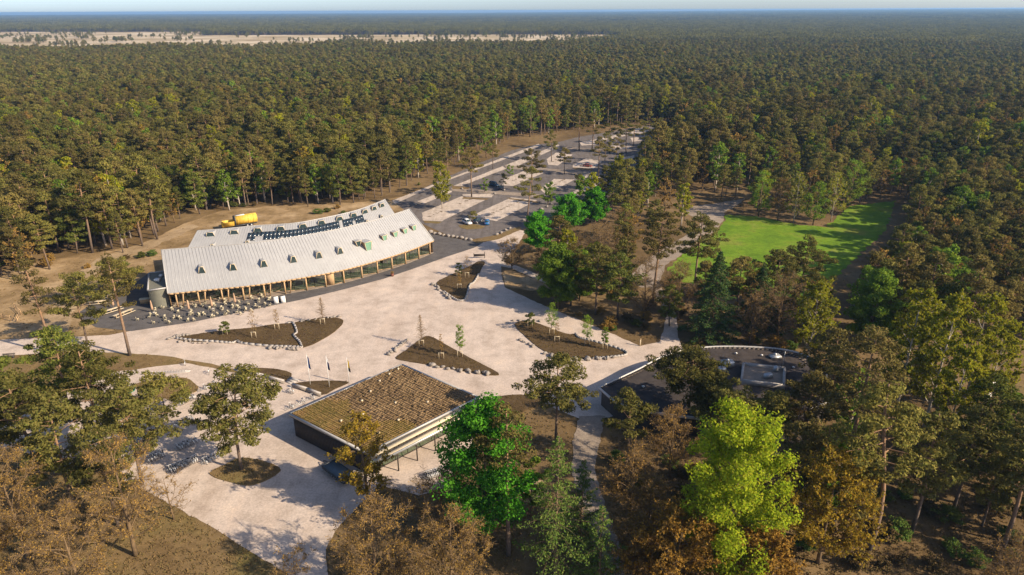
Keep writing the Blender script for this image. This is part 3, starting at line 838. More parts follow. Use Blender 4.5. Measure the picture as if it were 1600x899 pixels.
def bed(name, label, pts, kerbs=(), stones=(), soil='soil', tuft=2.2, zt=.16, cat='planting bed'):
    P = [np.array(p) for p in smooth_poly(ground_pts(pts), 3)]
    c = sum(P) / len(P)
    t = thing(name, label, cat, (c[0], c[1], 0))
    part('soil', sheet(ragged(P, .8, .06, len(P)), zt, zt), M[soil], t, True)
    lo, hi = np.min(P, 0), np.max(P, 0)
    rg = np.random.default_rng(len(label))
    n = int((hi - lo).prod() * tuft)
    xy = rg.uniform(lo, hi, (n, 2)); xy = xy[inside(xy[:, 0], xy[:, 1], P)]
    C = np.concatenate([np.repeat(xy, 3, 0) + rg.normal(0, .08, (len(xy) * 3, 2)), np.full((len(xy) * 3, 1), zt + .06)], 1)
    g = Geo(); g.leaves(C, rg.uniform(.05, .16, len(C)), .5, rg.normal(size=C.shape) + np.array([0, 0, .6]), rg)
    part('ground_cover', g, M['tuft'] if soil == 'soil' else M['drygrass'], t, True, stuff=True)
    for kl in kerbs:
        Q = [np.array(p) for p in smooth_poly(ground_pts(kl), 4, False)]
        g = Geo()
        for i in range(len(Q) - 1):
            d = Q[i + 1] - Q[i]; e = d / np.linalg.norm(d) * .1
            g.bar((Q[i][0] - e[0], Q[i][1] - e[1], .22), (Q[i + 1][0] + e[0], Q[i + 1][1] + e[1], .22), .42, .46)
        part('kerb', g, M['concrete'], t, True)
    for (sl, n_, s0, s1) in stones:
        Q = np.array(ground_pts(sl))
        d = np.concatenate([[0], np.cumsum(np.linalg.norm(np.diff(Q, axis=0), axis=1))])
        for k in range(n_):
            s = d[-1] * (k + rs.uniform(.2, .8)) / n_
            x, y = np.interp(s, d, Q[:, 0]) + rs.uniform(-.35, .35), np.interp(s, d, Q[:, 1]) + rs.uniform(-.35, .35)
            o = part('border_stone', rs.choice(STONES), M['stone'], t)
            sz = rs.uniform(s0, s1)
            o.location = (x - c[0], y - c[1], .05 + sz * .35); o.scale = (sz, sz * rs.uniform(.7, 1), sz * rs.uniform(.7, 1.1)); o.rotation_euler = (rs.uniform(-.2, .2), rs.uniform(-.2, .2), rs.uniform(0, 6))
    return t

bed('planting_bed', 'long kerbed soil bed with young trees in front of the terrace', [(275, 529), (300, 524), (327, 520), (360, 516), (394, 513), (425, 508), (450, 506), (464, 504), (490, 499), (515, 496), (536, 501), (530, 513), (506, 530), (473, 544), (436, 541), (400, 539), (369, 536), (330, 535), (292, 534)],
    kerbs=[[(276, 530), (300, 533), (335, 535), (362, 537), (370, 534), (380, 538), (420, 542), (450, 543), (472, 544)], [(450, 506), (458, 506), (464, 520), (459, 525), (468, 535), (472, 544)]],
    stones=[([(263, 531), (275, 526), (300, 524)], 14, .35, .7), ([(420, 544), (470, 547)], 12, .4, .8), ([(468, 503), (530, 496)], 12, .3, .6), ([(280, 534), (330, 538)], 8, .3, .6)])
bed('planting_bed', 'triangular soil bed with three staked trees beside the sedum roof', [(618, 560), (636, 547), (660, 529), (674, 527), (700, 541), (740, 563), (779, 584), (765, 587), (720, 580), (675, 572), (635, 565)],
    stones=[([(608, 556), (640, 530)], 10, .4, .8), ([(670, 572), (690, 575), (730, 581), (768, 587)], 14, .55, .85)])
bed('planting_bed', 'big pointed soil bed with staked trees left of the round building', [(804, 507), (822, 502), (843, 507), (883, 522), (899, 523), (905, 530), (921, 533), (950, 541), (977, 551), (975, 557), (958, 558), (910, 562), (883, 562), (865, 555), (843, 545), (817, 523)],
    kerbs=[[(899, 523), (905, 529), (921, 533), (950, 541), (976, 550), (977, 556), (958, 559), (935, 561)]],
    stones=[([(850, 553), (868, 560), (885, 565), (925, 562), (958, 560)], 20, .5, .85), ([(800, 502), (845, 503)], 9, .3, .6), ([(812, 530), (835, 545)], 6, .3, .6)])
bed('planting_bed', 'small upper soil bed near the dark paved apron', [(682, 443), (705, 430), (737, 415), (748, 409), (758, 411), (753, 419), (748, 430), (741, 442), (734, 446), (727, 467), (719, 470), (708, 466), (694, 456)],
    kerbs=[[(694, 457), (708, 467), (719, 471), (728, 467), (734, 447), (741, 442), (748, 430)]],
    stones=[([(672, 443), (680, 447), (695, 462), (706, 469)], 14, .4, .9)])
bed('planting_bed', 'little dry bed under the three flagpoles', [(457, 603), (482, 597), (516, 596), (545, 598), (525, 608), (501, 618)])
bed('planting_bed', 'little dry bed with low wall left of the flagpoles', [(381, 581), (397, 576), (425, 577), (448, 581), (456, 587), (444, 597)])
bed('planting_bed', 'dark soil bed at the right corner of the sedum roof building', [(772, 624), (800, 618), (836, 620), (845, 632), (800, 646)])
bed('grass_island', 'dry grass island around the pine in the bicycle park', [(328, 742), (350, 728), (378, 716), (417, 723), (439, 737), (399, 758), (365, 756)], soil='verge', tuft=6, cat='grass island')
bed('grass_island', 'dry grass island under the low pine beside the green parasol', [(212, 601), (245, 595), (279, 591), (296, 594), (310, 611), (262, 624), (220, 612)], soil='verge', tuft=6, cat='grass island')
# low walls and steps between the square and the bicycle park
for lab, l in (('low stone retaining wall below the left dry bed', [(381, 583), (412, 591), (444, 600)]), ('low stone retaining wall below the flagpole bed', [(457, 605), (480, 612), (501, 620)])):
    Q = ground_pts(l); g = Geo(); g2 = Geo()
    for i in range(len(Q) - 1):
        g.bar((*Q[i], .35), (*Q[i + 1], .35), .4, .7); g2.bar((*Q[i], .75), (*Q[i + 1], .75), .5, .1)
    t = thing('retaining_wall', lab, 'wall', (Q[0][0], Q[0][1], 0))
    part('wall_body', g, M['stone'], t, True); part('coping', g2, M['concrete'], t, True)
for lab, a, b in (('pale concrete steps between the two dry beds', (446, 596), (458, 601)), ('pale concrete steps left of the dry bed', (366, 578), (381, 583))):
    A, B = np.array(at(*a)[:2]), np.array(at(*b)[:2]); d = (B - A); n_ = np.array([-d[1], d[0]]) / np.linalg.norm(d)
    t = thing('steps', lab, 'steps', (A[0], A[1], 0))
    for k in range(3):
        g = Geo(); p, q = A + n_ * k * .6, B + n_ * k * .6; h_ = .16 + .1 * k
        g.bar((p[0], p[1], h_ / 2), (q[0], q[1], h_ / 2), .5, h_); part('step', g, M['concrete'], t, True)

# boulders edging the car park
for k, q_ in enumerate([(672, 364), (679, 366), (686, 367), (693, 369), (700, 370), (707, 371), (714, 372), (721, 373), (728, 375), (735, 376), (776, 368), (783, 365), (790, 361), (797, 358), (818, 346), (826, 341), (834, 335), (846, 328), (855, 324), (862, 320), (650, 321), (722, 296), (773, 304), (788, 298)]):
    x, y, _ = at(*q_); o = part('boulder', STONES[k % 5], M['stone'])
    o.location = (x, y, .35); o.scale = (rs.uniform(.7, 1.1),) * 3; o.rotation_euler = (0, 0, k * 1.3)
    tag(o, 'pale boulder in the row edging the car park', 'boulder', 'boulders edging the car park')

# ------------------------------------------------------------------ terrace furniture
def cafe_table():
    t = thing('terrace_table', '', 'table', group='tables on the dark terrace')
    g = Geo(); g.lathe([(.02, .72), (.78, .72), (.80, .75), (.78, .78), (.02, .78)], 8); part('tabletop', g, M['paletimber'], t)
    g = Geo(); g.lathe([(.28, 0), (.28, .05), (.06, .08), (.06, .72)], 8); part('pedestal', g, M['darkmetal'], t)
    for k in range(2):
        a = k * math.pi + .4
        g = Geo(); c = (1.05 * math.cos(a), 1.05 * math.sin(a))
        g.box((*c, .44), (.48, .46, .06), a); 
        for i in (-1, 1):
            for j in (-1, 1):
                g.box((c[0] + i * .19, c[1] + j * .19, .21), (.05, .05, .42))
        g.box((c[0] + .23 * math.cos(a), c[1] + .23 * math.sin(a), .68), (.06, .44, .42), a)
        part('chair', g, M['chairwood'], t)
    return t
proto = cafe_table()
TB = [(395, 305), (455, 345), (545, 295), (690, 280), (755, 310), (850, 262), (860, 210), (865, 305), (885, 355), (880, 385), (970, 290), (985, 335), (995, 365), (970, 258), (1090, 245), (1095, 285), (1100, 325), (1105, 352), (1210, 270), (1225, 232), (1205, 320), (1330, 175), (1330, 220), (1335, 260), (1315, 300), (650, 380), (655, 410), (770, 358), (770, 388), (630, 325), (540, 392), (540, 427), (420, 435), (305, 445), (315, 395), (240, 360), (150, 415)]
TB = [(200 + x / 6.154, 430 + y / 6.154 + 2) for x, y in TB]
rows_ = {0: 'left end', 1: 'middle', 2: 'right end'}
for k, q_ in enumerate(TB):
    o = proto if k == 0 else copy_tree(proto)
    x, y, _ = at(*q_); o.location = (x, y, .06); o.rotation_euler = (0, 0, k * 2.1); o.scale = (1.2, 1.2, 1.1)
    w = 'left third' if q_[0] < 290 else ('middle third' if q_[0] < 355 else 'right third')
    o['label'] = 'pale wooden terrace table with two chairs in the %s of the dark terrace' % w
    o['group'] = 'tables in the %s of the terrace' % w

def folded_parasol(lab, q_, h=3.2):
    x, y, _ = at(*q_); t = thing('folded_parasol', lab, 'parasol', (x, y, .05), group='folded parasols on the terrace')
    g = Geo(); g.box((0, 0, .06), (.8, .8, .12)); part('base', g, M['concrete'], t)
    g = Geo(); g.tube([(0, 0, .1), (0, 0, h)], .04, 6); part('pole', g, M['timber'], t)
    g = Geo(); g.lathe([(.1, .7), (.30, .9), (.27, 1.5), (.2, 2.3), (.1, h - .05), (.02, h + .05)], 9); part('folded_canopy', g, plain('tan_canvas', (.42, .27, .17), .9), t, smooth=True)
for lab, q_ in (('closed tan parasol at the left end of the terrace', (239, 489)), ('closed tan parasol second from the left on the terrace', (296, 488)), ('closed tan parasol third from the left on the terrace', (332, 483)), ('closed tan parasol nearest the glass front', (368, 477)), ('closed tan parasol beside the long timber tables', (178, 482)), ('closed tan parasol at the back corner by the sandy track', (158, 459))):
    folded_parasol(lab, q_)

def long_table(lab, a, b):
    A, B = np.array(at(*a)[:2]), np.array(at(*b)[:2]); c = (A + B) / 2; L = np.linalg.norm(B - A); rz = math.atan2(B[1] - A[1], B[0] - A[0])
    t = thing('long_picnic_table', lab, 'table', (c[0], c[1], .06), rz, 'long timber picnic tables')
    for y in (-.28, 0, .28):
        g = Geo(); g.box((0, y, .76), (L, .25, .08)); part('plank', g, M['paletimber'], t)
    for y in (-.95, .95):
        g = Geo(); g.box((0, y, .46), (L, .34, .09)); part('bench', g, M['paletimber'], t)
    for x in (-L * .38, 0, L * .38):
        g = Geo(); g.box((x, 0, .37), (.12, .6, .7)); g.box((x, 0, .3), (.1, 2.0, .1)); part('trestle', g, M['timber'], t)
long_table('long pale timber picnic table nearest the sandy track', (137, 477), (172, 474))
long_table('long pale timber picnic table at the back of the terrace end', (166, 466), (188, 463))
long_table('long pale timber picnic table second from the gravel path', (156, 494), (191, 483))
long_table('long pale timber picnic table nearest the gravel path', (178, 499), (208, 487))

x, y, _ = at(229, 474); t = thing('timber_bar', 'tan timber bar counter beside the left end of the pavilion', 'counter', (x, y, .06), .3)
g = Geo(); g.box((0, 0, .6), (2.6, 1.0, 1.2)); part('body', g, M['timber'], t)
g = Geo(); g.box((0, 0, 1.24), (2.9, 1.3, .08)); part('top', g, M['paletimber'], t)
x, y, _ = at(259, 476); t = thing('storage_box', 'pale storage box under the left eave corner', 'box', (x, y, .06), .3)
g = Geo(); g.box((0, 0, .45), (2.2, 1.2, .9)); part('body', g, M['white'], t)
g = Geo(); g.box((0, 0, .94), (2.3, 1.3, .08)); part('lid', g, M['paletimber'], t)
for lab, q_, m_ in (('left white menu board by the terrace edge', (432, 474), 'white'), ('right white menu board by the terrace edge', (443, 473), 'white')):
    x, y, _ = at(*q_); t = thing('menu_board', lab, 'sign', (x, y, .06), .4)
    for s_ in (-1, 1):
        g = Geo(); g.bar((0, s_ * .35, 0), (0, s_ * .04, 1.7), 1.1, .05); part('board_panel', g, M[m_], t)
x, y, _ = at(438, 472); t = thing('litter_bin', 'dark litter bin between the two white boards', 'bin', (x, y, .06))
g = Geo(); g.lathe([(.3, 0), (.36, .9), (.3, .95)], 10); part('body', g, M['darkmetal'], t)
g = Geo(); g.lathe([(.37, .95), (.37, 1.0), (.1, 1.12)], 10); part('lid', g, M['darkmetal'], t)
x, y, _ = at(613, 432); t = thing('planter_barrel', 'small red-brown barrel planter in front of the glass front', 'planter', (x, y, .06))
g = Geo(); g.lathe([(.4, 0), (.5, .4), (.42, .8)], 10); part('barrel', g, plain('red_brown', (.16, .06, .035), .7), t)
g = Geo(); rg = np.random.default_rng(2); g.leaves(rg.normal(0, .22, (120, 3)) + np.array([0, 0, 1.1]), .12, .5, rg.normal(size=(120, 3)), rg); part('foliage', g, M['bud'], t)

def bench(lab, q_, rz, mat, L=2.4):
    x, y, _ = at(*q_); t = thing('bench', lab, 'bench', (x, y, .03), rz)
    for yy in (-.18, .02, .22):
        g = Geo(); g.box((0, yy, .46), (L, .17, .06)); part('seat_slat', g, mat, t)
    for yy, zz in ((.36, .68), (.40, .86)):
        g = Geo(); g.box((0, yy, zz), (L, .05, .14)); part('back_slat', g, mat, t)
    for s_ in (-1, 1):
        g = Geo(); g.box((s_ * L * .4, 0, .22), (.1, .5, .44)); g.bar((s_ * L * .4, .25, .4), (s_ * L * .4, .42, .95), .08); part('leg', g, M['darkmetal'], t)
bench('dark timber bench on the dry grass at the left edge', (14, 560), .2, M['darktimber'])
bench('dark bench beside the tree shade at the left path', (66, 523), .1, M['darktimber'])
x, y, _ = at(749, 404); t = thing('information_board', 'wide dark information board at the head of the upper bed', 'sign', (x, y, .04), .1)
g = Geo(); g.box((0, 0, 1.0), (3.2, .12, .7)); part('board_panel', g, M['darktimber'], t)
for s_ in (-1, 1):
    g = Geo(); g.box((s_ * 1.6, 0, 1.0), (.16, .16, 2.0 if s_ > 0 else 1.4)); part('post', g, M['darktimber'], t)
x, y, _ = at(1000, 541); t = thing('marker_post', 'short pale marker post at the corner of the shaded dirt', 'post', (x, y, .04))
g = Geo(); g.box((0, 0, .8), (.22, .22, 1.6)); part('shaft', g, M['paletimber'], t); g = Geo(); g.box((0, 0, 1.66), (.3, .3, .1)); part('cap', g, M['timber'], t)

# timber frame fence at the far left
x, y, _ = at(20, 500); t = thing('rail_fence', 'rough timber rail fence on the sandy ground at far left', 'fence', (x, y, 0))
FQ = [np.array(at(*q_)[:2]) for q_ in ((-6, 497), (4, 499), (17, 502), (28, 504), (33, 492), (24, 483))]
for k, p in enumerate(FQ):
    g = Geo(); g.box((p[0], p[1], .7), (.14, .14, 1.5)); part('fence_post', g, M['timber'], t, True)
    if k:
        for z in (.6, 1.2):
            g = Geo(); g.bar((*FQ[k - 1], z), (*p, z), .09, .12); part('rail', g, M['timber'], t, True)

# flags
def flag(lab, q_, ty, cols):
    x, y, _ = at(*q_); h = height_of(*q_, ty)
    t = thing('flagpole', lab, 'flagpole', (x, y, .1), group='flagpoles in front of the sedum roof')
    g = Geo(); g.tube([(0, 0, 0), (0, 0, h)], [.07, .04], 8); part('pole', g, M['white'], t)
    g = Geo(); g.lathe([(.02, h), (.09, h + .06), (.02, h + .14)], 8); part('finial', g, M['metal'], t)
    n = len(cols); top = h - .3; H_ = 2.6
    fl = None
    for k, c in enumerate(cols):
        g = Geo(); z1, z0 = top - H_ * k / n, top - H_ * (k + 1) / n
        V = []; nx = 7
        for j, z in enumerate((z1, (z0 + z1) / 2, z0)):
            for i in range(nx):
                u = i / (nx - 1); f = (top - z) / H_
                V.append((.08 + u * (.22 + .28 * f), .10 * math.sin(u * 9 + f * 2) * u + .03, z - u * .5))
        Q = [(j * nx + i, j * nx + i + 1, (j + 1) * nx + i + 1, (j + 1) * nx + i) for j in range(2) for i in range(nx - 1)]
        g.add(V, Q)
        fl = part('flag_cloth' if fl is None else 'flag_stripe', g, plain('flag_colour', c, .8, var=.05), t if fl is None else fl)
flag('flagpole with limp dark blue flag, leftmost of three', (485, 602), 555, [(.02, .05, .16), (.02, .045, .14)])
flag('flagpole with limp white and dark blue flag, middle of three', (515, 606), 557, [(.7, .68, .66), (.02, .03, .10), (.015, .02, .05)])
flag('flagpole with limp yellow and black flag, rightmost of three', (546, 601), 560, [(.55, .36, .04), (.5, .33, .05), (.03, .03, .03)])

# ------------------------------------------------------------------ vehicles
def wheel(par, x, y, r, w):
    g = Geo(); g.tube([(x, y - w / 2, r), (x, y + w / 2, r)], r, 14); o = part('wheel', g, M['rubber'], par)
    g = Geo(); s_ = 1 if y > 0 else -1; g.tube([(x, y + s_ * (w / 2 - .01), r), (x, y + s_ * (w / 2 + .015), r)], r * .62, 10); part('rim', g, M['metal'], o)

def loft(secs):
    """secs: (x, half width low, half width high, z low, z high)"""
    g = Geo(); V = []
    for x, w0, w1, z0, z1 in secs:
        V += [(x, -w0, z0), (x, w0, z0), (x, w1, z1), (x, -w1, z1)]
    Q = []
    for k in range(len(secs) - 1):
        for i in range(4): Q.append((k * 4 + i, k * 4 + (i + 1) % 4, (k + 1) * 4 + (i + 1) % 4, (k + 1) * 4 + i))
    n = (len(secs) - 1) * 4
    Q += [(3, 2, 1, 0), (n, n + 1, n + 2, n + 3)]
    g.add(V, Q); return g

def car(lab, q_, rz, col, L=4.3, H=1.48, estate=False):
    x, y, _ = at(*q_); t = thing('parked_car', lab, 'car', (x, y, .06), rz, 'cars in the car park')
    h = L / 2; pm = car_paint('car_paint', col)
    body = loft([(-h, .70, .66, .38, .72), (-h + .12, .84, .80, .26, .90), (-h + .8, .88, .84, .22, .93), (0, .89, .85, .2, .93), (h - 1.15, .88, .84, .22, .90), (h - .35, .84, .78, .26, .78), (h, .66, .60, .36, .64)])
    b = part('body', body, pm, t)
    rx = -h + .55 if estate else -h + .95
    gh = loft([(rx - .45, .74, .70, .90, .93), (rx, .76, .62, .90, H - .02), (.15, .78, .64, .90, H), (.55, .78, .62, .90, H - .06), (1.25, .74, .70, .88, .92)])
    w = part('windows', gh, M['darkglass'], t)
    g = Geo(); g.add([(rx + .02, -.60, H), (.5, -.60, H - .01), (.5, .60, H - .01), (rx + .02, .60, H), (rx + .02, -.60, H + .03), (.5, -.58, H + .02), (.5, .58, H + .02), (rx + .02, .60, H + .03)], [(4, 5, 6, 7), (0, 1, 5, 4), (1, 2, 6, 5), (2, 3, 7, 6), (3, 0, 4, 7)])
    for s_ in (-1, 1):
        for (xa, za, xb, zb) in ((.55, H, 1.25, .92), (-.25, .92, -.2, H), (rx - .3, .93, rx, H)):
            g.bar((xa, s_ * .64 + (.1 * s_ if za < 1.2 else 0), za), (xb, s_ * .64 + (.1 * s_ if zb < 1.2 else 0), zb), .06)
    part('roof', g, pm, t)
    for sx in (-h + .8, h - .85):
        for sy in (-.78, .78): wheel(t, sx, sy, .32, .2)
    for s_ in (-1, 1):
        g = Geo(); g.box((h - .18, s_ * .58, .62), (.2, .3, .14)); part('headlight', g, M['white'], t)
        g = Geo(); g.box((-h + .06, s_ * .62, .72), (.12, .26, .16)); part('tail_light', g, plain('red_lens', (.3, .02, .02), .3), t)
    return t
def dirn(a, b):
    A, B = at(*a), at(*b); return math.atan2(B[1] - A[1], B[0] - A[0])
lane = dirn((736, 338), (799, 309))
car('white estate car at the near end of the car park', (730, 350), dirn((722, 344), (740, 352)), (.75, .74, .72), 4.5, 1.6, True)
car('black car between the white and the blue one', (746, 348), lane, (.02, .025, .035), 4.2)
car('bright blue car at the near end of the car park', (761, 350), lane + .5, (.03, .16, .38), 4.4)
car('dark blue van-like car beside the small pine', (772, 291), dirn((762, 287), (784, 292)), (.012, .05, .09), 5.0, 1.85, True)
car('black hatchback just right of the dark blue car', (783, 296), lane + .2, (.015, .02, .025), 3.9)
car('rust red car alone in the back rows', (918, 261), dirn((910, 260), (926, 261.5)), (.26, .055, .03), 4.4)

# yellow drum trailer behind the pavilion
a, b = np.array(at(352, 359)[:2]), np.array(at(402, 351)[:2]); c = (a + b) / 2; Lg = np.linalg.norm(b - a)
t = thing('drum_screen_trailer', 'big yellow drum trailer parked behind the pavilion roof', 'trailer', (c[0], c[1], .02), math.atan2(b[1] - a[1], b[0] - a[0]))
h = Lg / 2
g = Geo(); g.box((0, .5, .85), (Lg * .98, .2, .3)); g.box((0, -.5, .85), (Lg * .98, .2, .3)); g.box((-h + .4, 0, .85), (.3, 1.4, .3)); part('chassis', g, M['darkmetal'], t)
g = Geo(); g.tube([(-h * .35, 0, 2.6), (h, 0, 2.6)], 1.65, 8); hb = part('drum_housing', g, M['yellow'], t)
g = Geo(); g.tube([(-h * .40, 0, 2.6), (-h * .34, 0, 2.6)], 1.8, 8); part('end_ring', g, M['darkmetal'], hb)
for k in range(4):
    g = Geo(); xx = -h * .2 + k * h * .32; g.tube([(xx, 0, 2.6), (xx + .12, 0, 2.6)], 1.72, 8); part('hoop', g, M['yellow'], hb)
g = Geo(); g.box((h * .0, 0, 4.22), (Lg * .28, 1.2, .12)); part('cover_panel', g, M['white'], hb)
g = Geo(); g.add([(-h, -1.2, 1.1), (-h * .45, -1.2, 1.1), (-h * .45, 1.2, 1.1), (-h, 1.2, 1.1), (-h - .5, -1.5, 2.7), (-h * .42, -1.5, 2.7), (-h * .42, 1.5, 2.7), (-h - .5, 1.5, 2.7)], [(0, 3, 2, 1), (0, 1, 5, 4), (1, 2, 6, 5), (2, 3, 7, 6), (3, 0, 4, 7)]); part('hopper', g, M['yellow'], t)
g = Geo(); g.box((-h - .3, 0, 1.7), (1.1, 1.6, 1.5)); part('engine_box', g, M['yellow'], t)
for sx in (h * .35, h * .35 + 1.3):
    for sy in (-1.0, 1.0): wheel(t, sx, sy, .5, .35)
for sy in (-.7, .7):
    g = Geo(); g.box((-h * .8, sy, .4), (.15, .15, .8)); part('support_leg', g, M['darkmetal'], t)

# dark flatbed trailer beside the kiosk
a, b = np.array(at(514, 731)[:2]), np.array(at(548, 756)[:2]); c = (a + b) / 2; L = np.linalg.norm(b - a)
t = thing('flatbed_trailer', 'dark low flatbed trailer in the shade of the sedum roof building', 'trailer', (c[0], c[1], .05), math.atan2(b[1] - a[1], b[0] - a[0]))
g = Geo(); g.box((0, 0, .8), (L, 2.3, .12)); part('deck', g, plain('slate_blue', (.10, .13, .15), .6), t)
for s_ in (-1, 1):
    g = Geo(); g.box((0, s_ * 1.2, .72), (L + .1, .08, .4)); part('side_rail', g, M['darkmetal'], t)
    g = Geo(); g.box((s_ * (L / 2 + .06), 0, .72), (.08, 2.3, .4)); part('end_rail', g, M['darkmetal'], t)
for sx in (-.5, .5):
    for s_ in (-1, 1): wheel(t, sx, s_ * 1.0, .32, .22)
g = Geo(); g.bar((-L / 2, .5, .65), (-L / 2 - 1.5, 0, .6), .1); g.bar((-L / 2, -.5, .65), (-L / 2 - 1.5, 0, .6), .1); part('drawbar', g, M['darkmetal'], t)

# ------------------------------------------------------------------ bicycles and racks
def bike_proto():
    t = thing('bicycle', '', 'bicycle')
    for sx in (-.53, .53):
        g = Geo(); a = np.linspace(0, 2 * math.pi, 15)
        g.tube([(sx + .33 * math.cos(k), 0, .34 + .33 * math.sin(k)) for k in a], .022, 4, False)
        w = part('wheel', g, M['rubber'], t)
        g = Geo()
        for k in range(6):
            q = k * math.pi / 6; g.bar((sx - .32 * math.cos(q), 0, .34 - .32 * math.sin(q)), (sx + .32 * math.cos(q), 0, .34 + .32 * math.sin(q)), .01)
        part('spokes', g, M['metal'], w)
    g = Geo()
    for p, q in (((-.53, 0, .34), (-.12, 0, .32)), ((-.12, 0, .32), (.40, 0, .72)), ((-.12, 0, .32), (-.22, 0, .86)), ((-.20, 0, .74), (.38, 0, .84)), ((-.53, 0, .34), (-.21, 0, .78)), ((.53, 0, .34), (.36, 0, .98)), ((-.78, 0, .72), (-.25, 0, .74))):
        g.tube([p, q], .03, 5)
    g.box((-.53, 0, .70), (.5, .14, .03)); g.tube([(-.9, 0, .42), (-.8, 0, .66), (-.53, 0, .73), (-.25, 0, .62)], .035, 4)
    part('frame', g, M['white'], t)
    g = Geo(); g.tube([(.20, -.28, 1.04), (.34, -.24, 1.06), (.37, 0, 1.0), (.34, .24, 1.06), (.20, .28, 1.04)], .022, 5); part('handlebar', g, M['white'], t)
    g = Geo(); g.box((-.24, 0, .92), (.28, .18, .07), 0, .8); part('saddle', g, M['rubber'], t)
    return t
bp = bike_proto(); first = True
def bikes(q0, q1, n, where, rack=True, ang=None):
    global first
    A, B = np.array(at(*q0)[:2]), np.array(at(*q1)[:2]); d = (B - A) / np.linalg.norm(B - A); rz = math.atan2(d[1], d[0]) + math.pi / 2
    if rack:
        t = thing('bicycle_rack', 'galvanised bicycle rack ' + where, 'bicycle rack', (A[0], A[1], .04), math.atan2(d[1], d[0]))
        L = np.linalg.norm(B - A)
        for yy in (-.25, .25):
            g = Geo(); g.box((L / 2, yy, .08), (L + .4, .07, .07)); part('ground_rail', g, M['metal'], t)
        for k in range(int(L / .55) + 1):
            g = Geo(); g.tube([(k * .55, -.25, .1), (k * .55, -.2, .55), (k * .55, .2, .55), (k * .55, .25, .1)], .025, 5); part('hoop', g, M['metal'], t)
    for k in range(n):
        o = bp if first else copy_tree(bp); first = False
        p = A + (B - A) * (k + .5 + rs.uniform(-.15, .15)) / max(1, n)
        o.location = (p[0] + .27, p[1], .05); o.rotation_euler = (rs.uniform(-.12, .12), 0, rz + rs.uniform(-.12, .12) + (math.pi if rs.random() < .3 else 0))
        o['label'] = 'white bicycle parked ' + where; o['group'] = 'bicycles ' + where
bikes((276, 634), (302, 622), 10, 'in the row below the low pine island')
bikes((210, 640), (232, 630), 6, 'near the green parasol')
bikes((264, 672), (300, 655), 7, 'in the pine shade in the middle of the bicycle park')
bikes((214, 692), (246, 676), 8, 'beside the big left pine')
bikes((228, 722), (256, 710), 7, 'at the near left of the bicycle park')
bikes((262, 738), (306, 720), 13, 'in the nearest row of the bicycle park')
bikes((275, 703), (306, 690), 7, 'in the second nearest row of the bicycle park')
bikes((310, 612), (340, 600), 2, 'at the far side of the bicycle park')
bikes((316, 726), (345, 712), 5, 'left of the grass island pine')
bikes((446, 641), (494, 621), 3, 'along the back wall of the sedum roof building')
bikes((449, 616), (456, 613), 2, 'right of the grass island pine', False)
bikes((662, 748), (692, 738), 11, 'in the cluster before the glazed kiosk front')
bikes((284, 571), (290, 570), 1, 'alone at the edge of the dry verge', False)
bikes((322, 585), (328, 584), 1, 'alone on the pale gravel below the verge', False)
bikes((222, 585), (296, 581), 0, 'standing empty along the verge')

# green parasol in the bicycle park
x, y, _ = at(203, 625); t = thing('open_parasol', 'open green parasol among the pines of the bicycle park', 'parasol', (x, y, .04))
g = Geo(); g.tube([(0, 0, 0), (0, 0, 2.6)], .04, 6); part('pole', g, M['metal'], t)
g = Geo(); n = 8; V = [(0, 0, 2.75)] + [(1.35 * math.cos(k * math.pi / 4), 1.35 * math.sin(k * math.pi / 4), 2.15) for k in range(8)] + [(1.35 * math.cos(k * math.pi / 4), 1.35 * math.sin(k * math.pi / 4), 1.95) for k in range(8)]
g.add(V, [(1 + k, 1 + (k + 1) % 8, 9 + (k + 1) % 8, 9 + k) for k in range(8)], [(0, 1 + k, 1 + (k + 1) % 8) for k in range(8)]); part('canopy', g, plain('green_canvas', (.01, .22, .10), .8), t)
g = Geo(); g.box((0, 0, .06), (.7, .7, .12)); part('base', g, M['concrete'], t)
# white weathered pylon at the far right
x, y, _ = at(1539, 626); hh = height_of(1539, 626, 592)
t = thing('white_pylon', 'peeling white tapered pylon in the grass at the far right', 'pylon', (x, y, 0))
g = Geo(); g.add([(-.55, -.35, 0), (.55, -.35, 0), (.55, .35, 0), (-.55, .35, 0), (-.95, -.4, hh), (.95, -.4, hh), (.95, .4, hh), (-.95, .4, hh)], [(0, 1, 5, 4), (1, 2, 6, 5), (2, 3, 7, 6), (3, 0, 4, 7), (4, 5, 6, 7)])
m_, nt_, b_ = nodes('peeling_paint'); nt_.links.new(ramp(nt_, noise(nt_, 1.4, 4), [(.42, (.12, .10, .09)), (.47, (.7, .66, .6))]), b_.inputs['Base Color']); part('shaft', g, m_, t)
g = Geo(); g.box((.5, 0, hh + .06), (3.0, 1.3, .12)); part('top_plate', g, M['darkmetal'], t)

# ------------------------------------------------------------------ trees
def trunk_line(rng, h, sway=.03, n=8):
    z = np.linspace(0, 1, n)
    a, b = rng.normal(0, sway, 2), rng.normal(0, sway * .6, 2)
    xy = np.outer(z, a) * h + np.outer(np.sin(z * 5), b) * h * .5
    return np.concatenate([xy, (z * h)[:, None]], 1)

def pt_on(P, t):
    x = t * (len(P) - 1); i = int(min(x, len(P) - 2)); return P[i] + (P[i + 1] - P[i]) * (x - i)

def clump(rng, c, r, n, flat=.55):
    d = rng.normal(size=(n, 3)); d /= np.linalg.norm(d, axis=1)[:, None]
    C = c + d * (r * rng.uniform(.35, 1.0, (n, 1)) ** .6) * np.array([1, 1, flat])
    N = d * .7 + rng.normal(size=(n, 3)) * .55 + np.array([0, 0, .45])
    return C, N

